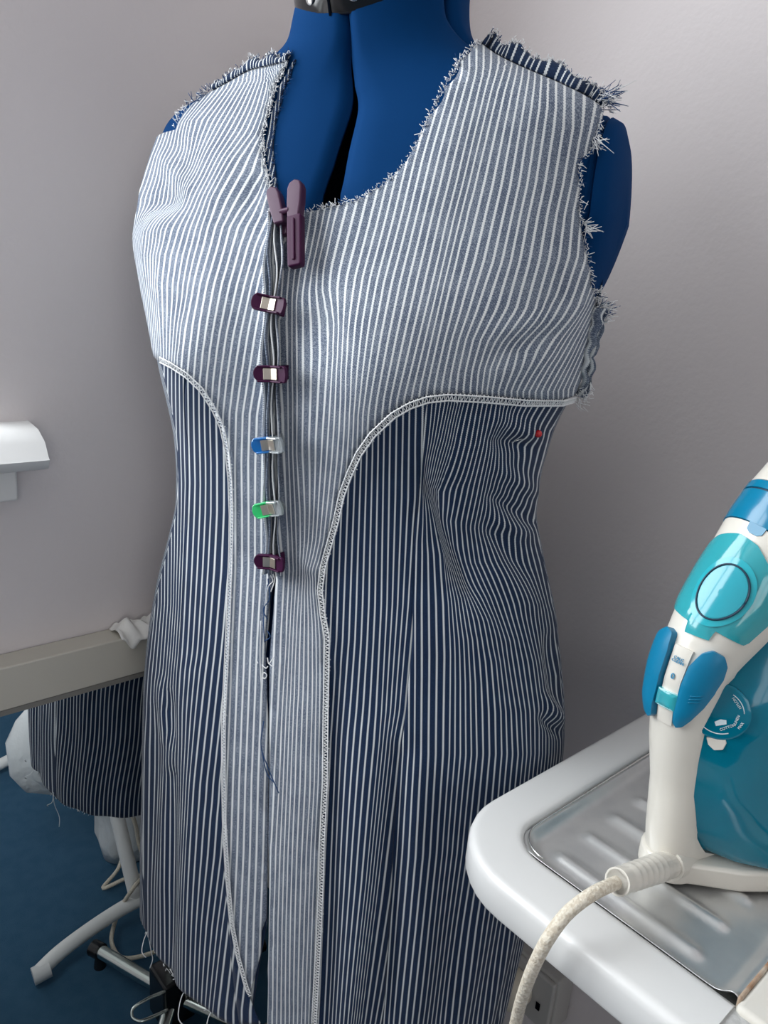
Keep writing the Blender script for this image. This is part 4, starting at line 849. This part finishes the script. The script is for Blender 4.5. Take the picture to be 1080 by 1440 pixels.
lid = shell_patch('filler_lid', dense([(-1.62, .182), (-1.66, .192), (-1.6, .200), (-1.2, .210), (-.7, .2165), (-.2, .2195), (.2, .2185), (.6, .2135), (.95, .206), (1.22, .198), (1.28, .193), (1.18, .180), (1.10, .178), (.42, .1795), (.40, .1745), (-.16, .1735), (-.20, .1785), (-.8, .1795)], 70), .0012, MATS['iron_teal'], iron, dome=.0012)
def disc(r, hh, c, ax): return [c+ax[2]*hh+r*(ax[0]*math.cos(a)+ax[1]*math.sin(a)) for a in np.linspace(0, 2*PI, 36, endpoint=False)]
CK, CP = .1950, .12
def ringo(r): return [(CP+r/.029*math.cos(a), CK+r*.92*math.sin(a)) for a in np.linspace(0, 2*PI, 40, endpoint=False)]
shell_patch('filler_cap', ringo(.0165), .0026, MATS['iron_cap'], lid)
shell_patch('cap_centre', ringo(.0122), .0029, MATS['iron_cap2'], lid)
MB().tube([surf(k, p+PH, .0030) for p, k in ringo(.0130)+ringo(.0130)[:1]], .0006, 6).build('cap_ring', 'dark_seam', lid, smooth=True)
# spray notch
MB().loft([[surf(k, a+PH, o_) for a, k in dense([(-.16, .2235), (-.08, .2220), (.08, .2220), (.16, .2235), (.18, .2275), (-.18, .2275)], 20)] for o_ in (-.0005, .0006)]).build('spray_notch', 'iron_nose_blue', iron, smooth=True, sharp=40)
# buttons either side of the slider
bn = shell_patch('spray_button', dense([(.28, .124), (.26, .142), (.28, .160), (.42, .168), (.60, .171), (.86, .170), (1.06, .165), (1.14, .157), (1.10, .148), (.95, .138), (.74, .129), (.54, .123), (.38, .121)], 50), .0030, MATS['iron_blue'], iron, dome=.0012)
bs = shell_patch('steam_button', dense([(-.34, .122), (-.30, .140), (-.28, .163), (-.34, .171), (-.55, .172), (-.9, .167), (-1.35, .157), (-1.6, .148), (-1.55, .136), (-1.2, .126), (-.80, .120), (-.46, .119)], 50), .0045, MATS['iron_blue'], iron, dome=.0012)
sl = shell_patch('slider_track', dense([(-.24, .120), (.24, .120), (.24, .167), (-.24, .167)], 40), .0012, MATS['iron_white'], iron)
shell_patch('steam_slider', dense([(-.28, .1315), (.28, .1315), (.28, .1425), (-.28, .1425)], 40), .0032, MATS['iron_teal'], iron, dome=.0008)
def tx(k, ph, off):
    c = surf(k, ph, off); A = surf(k, ph+.06, off)-surf(k, ph-.06, off); Bv = surf(k+.004, ph, off)-surf(k-.004, ph, off); A /= np.linalg.norm(A); Bv -= A*(A@Bv); Bv /= np.linalg.norm(Bv); return c, A, Bv
c, A, Bv = tx(.1605, PH, .0018); text('lettering', 'CALC\nCLEAN', .0026, c, A, Bv, 'print_blue', sl)
c, A, Bv = tx(.1520, PH, .0018); text('lettering', '0', .0052, c, A, Bv, 'print_blue', sl)
for k0 in (-.0022, 0, .0022):
    MB().tube([surf(.1440+k0+.0008*math.sin(q*9), .66+PH+q, .0046) for q in np.linspace(-.13, .13, 9)], .00028, 5).build('steam_mark', 'iron_nose_blue', bn, smooth=True)
# temperature dial on the tank face
def tank_pt(px, py, sguess):                            # point of the tank face under the handle
    r = ray(px, py); best = None
    for t in np.linspace(.45, .75, 1200):
        p = CAM+r*t; q = p-IO; h_, s_, k_ = q@hd, q@sd, q@kd
        if not (.012 < k_ < .28): continue
        f = min(np.interp(k_, HB[:, 0], HB[:, 1]), .02); ws = np.interp(k_, [0, .02, .1, .2, .26, .3], [.046, .047, .046, .040, .030, .012]); w0 = min(ws, np.interp(k_, SPN[:, 0], SPN[:, 2])*.93)
        lim = np.interp(-h_, [-(f+.001), -(f-.002), -(f-.012), -(f-.030), -(f-.055), .113], [w0*.9, w0, w0+(ws-w0)*.45, w0+(ws-w0)*.85, ws, ws])
        if -.113 < h_ < f and abs(s_) < lim: return p
    return CAM+r*.58
dc = tank_pt(1012, 1000, 0); da = tank_pt(1030, 1000, 0)-dc; db = tank_pt(1012, 985, 0)-dc; da /= np.linalg.norm(da); db -= da*(da@db); db /= np.linalg.norm(db); dn = np.cross(da, db)
if dn@(CAM-dc) < 0: dn = -dn
DX = (da, db, dn)
dial = MB().loft([disc(.0175, -.004, dc, DX), disc(.0175, .0008, dc, DX), disc(.0160, .0016, dc, DX)]).build('temperature_dial', 'iron_tank', iron, smooth=True, sharp=40)
def arc(r, a0, a1, hh, rr, name):
    MB().tube([dc+dn*hh+r*(da*math.cos(a)+db*math.sin(a)) for a in np.linspace(math.radians(a0), math.radians(a1), 16)], rr, 5).build(name, 'print_white', dial, smooth=True)
arc(.0135, -150, -75, .0017, .00035, 'scale_line'); arc(.0135, -5, 50, .0017, .0003, 'scale_line')
for wd_, r_, a_ in (('COTTON', .0100, -70), ('LINEN', .0102, -28), ('MAX', .0136, -38), ('NYLON', .0115, 28)):
    a_ = math.radians(a_); rad = da*math.cos(a_)+db*math.sin(a_); tan = -da*math.sin(a_)+db*math.cos(a_)
    text('lettering', wd_, .0022, dc+dn*.0018+rad*r_, tan, -rad, 'print_white', dial)
MB().prism([(-.003, -.0085), (.003, -.0075), (.0032, -.0050), (0, -.0045), (-.0035, -.0060)], dc, da, db, dn, .0015, .0019).build('scale_window', 'print_white', dial)
kc = tank_pt(1008, 1044, 0)
MB().prism([(-.0055, .0035), (.005, .0035), (.0055, 0), (.003, -.0042), (-.002, -.0045), (-.005, -.001)], kc, da, db, dn, -.002, .0018).build('release_button', 'iron_white', iron, bevel=.0006)
# strain relief boot and cord
b0 = ip(.012, .012, .014); b1 = on_z(868, 1240, BZ+.028); path = [ip(-.004, .008, .012), b0, b0+(b1-b0)*.5, b1]
bp = spline(path[1:], 30); rr = [.0086-.0014*i/29+(.0008 if (i % 3) and 4 < i < 24 else 0) for i in range(30)]
MB().tube([ip(-.004, .006, .012), b0], [.0125, .0105], 18).build('cord_socket', 'iron_white', iron, smooth=True, sharp=50)
MB().tube(bp, rr, 18).build('cord_boot', 'iron_white', iron, smooth=True, sharp=50)
MB().tube([b1-(b1-b0)/np.linalg.norm(b1-b0)*.006, b1], [.0083, .0083], 18).build('cord_boot_collar', 'iron_white', iron, smooth=True, sharp=50)
cpts = [b1-(b1-b0)*.1] + [on_z(x, y, BZ+z) for x, y, z in ((830, 1259, .030), (797, 1285, .022), (772, 1318, .010), (752, 1356, -.012), (736, 1398, -.045), (725, 1440, -.085))]
lastp = cpts[-1]; g1 = in_mirror(214, 1340, .02); g2 = in_mirror(170, 1346, .012); g3 = in_mirror(157, 1325, .02); g4 = in_mirror(166, 1285, .03); g5 = in_mirror(188, 1248, .10); g6 = in_mirror(176, 1236, .015); g7 = in_mirror(145, 1249, .010); g8 = in_mirror(166, 1222, .02); g9 = in_mirror(182, 1180, .06)
cpts += [lastp+np.array([.004, .004, -.10]), np.array([.375, .275, .52]), np.array([.44, .285, .38]), in_mirror(184, 1142, .24), in_mirror(196, 1188, .15), in_mirror(205, 1225, .09), g5, g4, g3, g2, g1, g1+np.array([.06, -.02, -.012]), np.array([.58, .40, .006]), g6+np.array([.03, .0, -.008]), g6, g7, g8, g9, np.array([.62, .55, .006]), np.array([.70, .50, .006])]
MB().tube(spline(cpts, 240), .0039, 12).build('cord', 'cord_fabric', iron, smooth=True)

# ------------------------------------------------------------------ double socket with a plug on the right-hand wall
sc = on_x(772, 1402, WX); sz = sc[2]; syc = sc[1]
tr = on_x(803, 1369, WX-.012); 
sock = thing('wall_socket', (WX, syc, sz-.06), 'white plastic double socket on the right wall, shaded below the ironing board', 'socket')
y_hi = tr[1]; ztop = tr[2]
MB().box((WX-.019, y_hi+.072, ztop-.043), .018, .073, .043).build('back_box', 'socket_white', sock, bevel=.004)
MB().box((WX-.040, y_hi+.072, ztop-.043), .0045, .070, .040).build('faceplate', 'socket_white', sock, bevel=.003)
MB().box((WX-.046, y_hi+.020, ztop-.050), .0006, .003, .0055).build('pin_hole', 'form_core', sock)
pc = np.array([WX-.0455, y_hi+.055, ztop-.045])
plug = thing('mains_plug', pc, 'cream mains plug pushed into the wall socket below the ironing board', 'plug')
MB().loft([[pc+np.array([-dx, r*1.0*math.cos(a), r*1.15*math.sin(a)]) for a in np.linspace(0, 2*PI, 24, endpoint=False)] for dx, r in ((0, .024), (.018, .024), (.026, .020), (.030, .012))]).build('plug_body', 'cord_plain', plug, smooth=True, sharp=40)
MB().tube(spline([pc+np.array([-.022, 0, -.02]), pc+np.array([-.026, .004, -.06]), pc+np.array([-.02, .02, -.16]), np.array([pc[0]-.02, pc[1]+.03, .015])], 24), .0035, 8).build('plug_cord', 'cord_plain', plug, smooth=True)
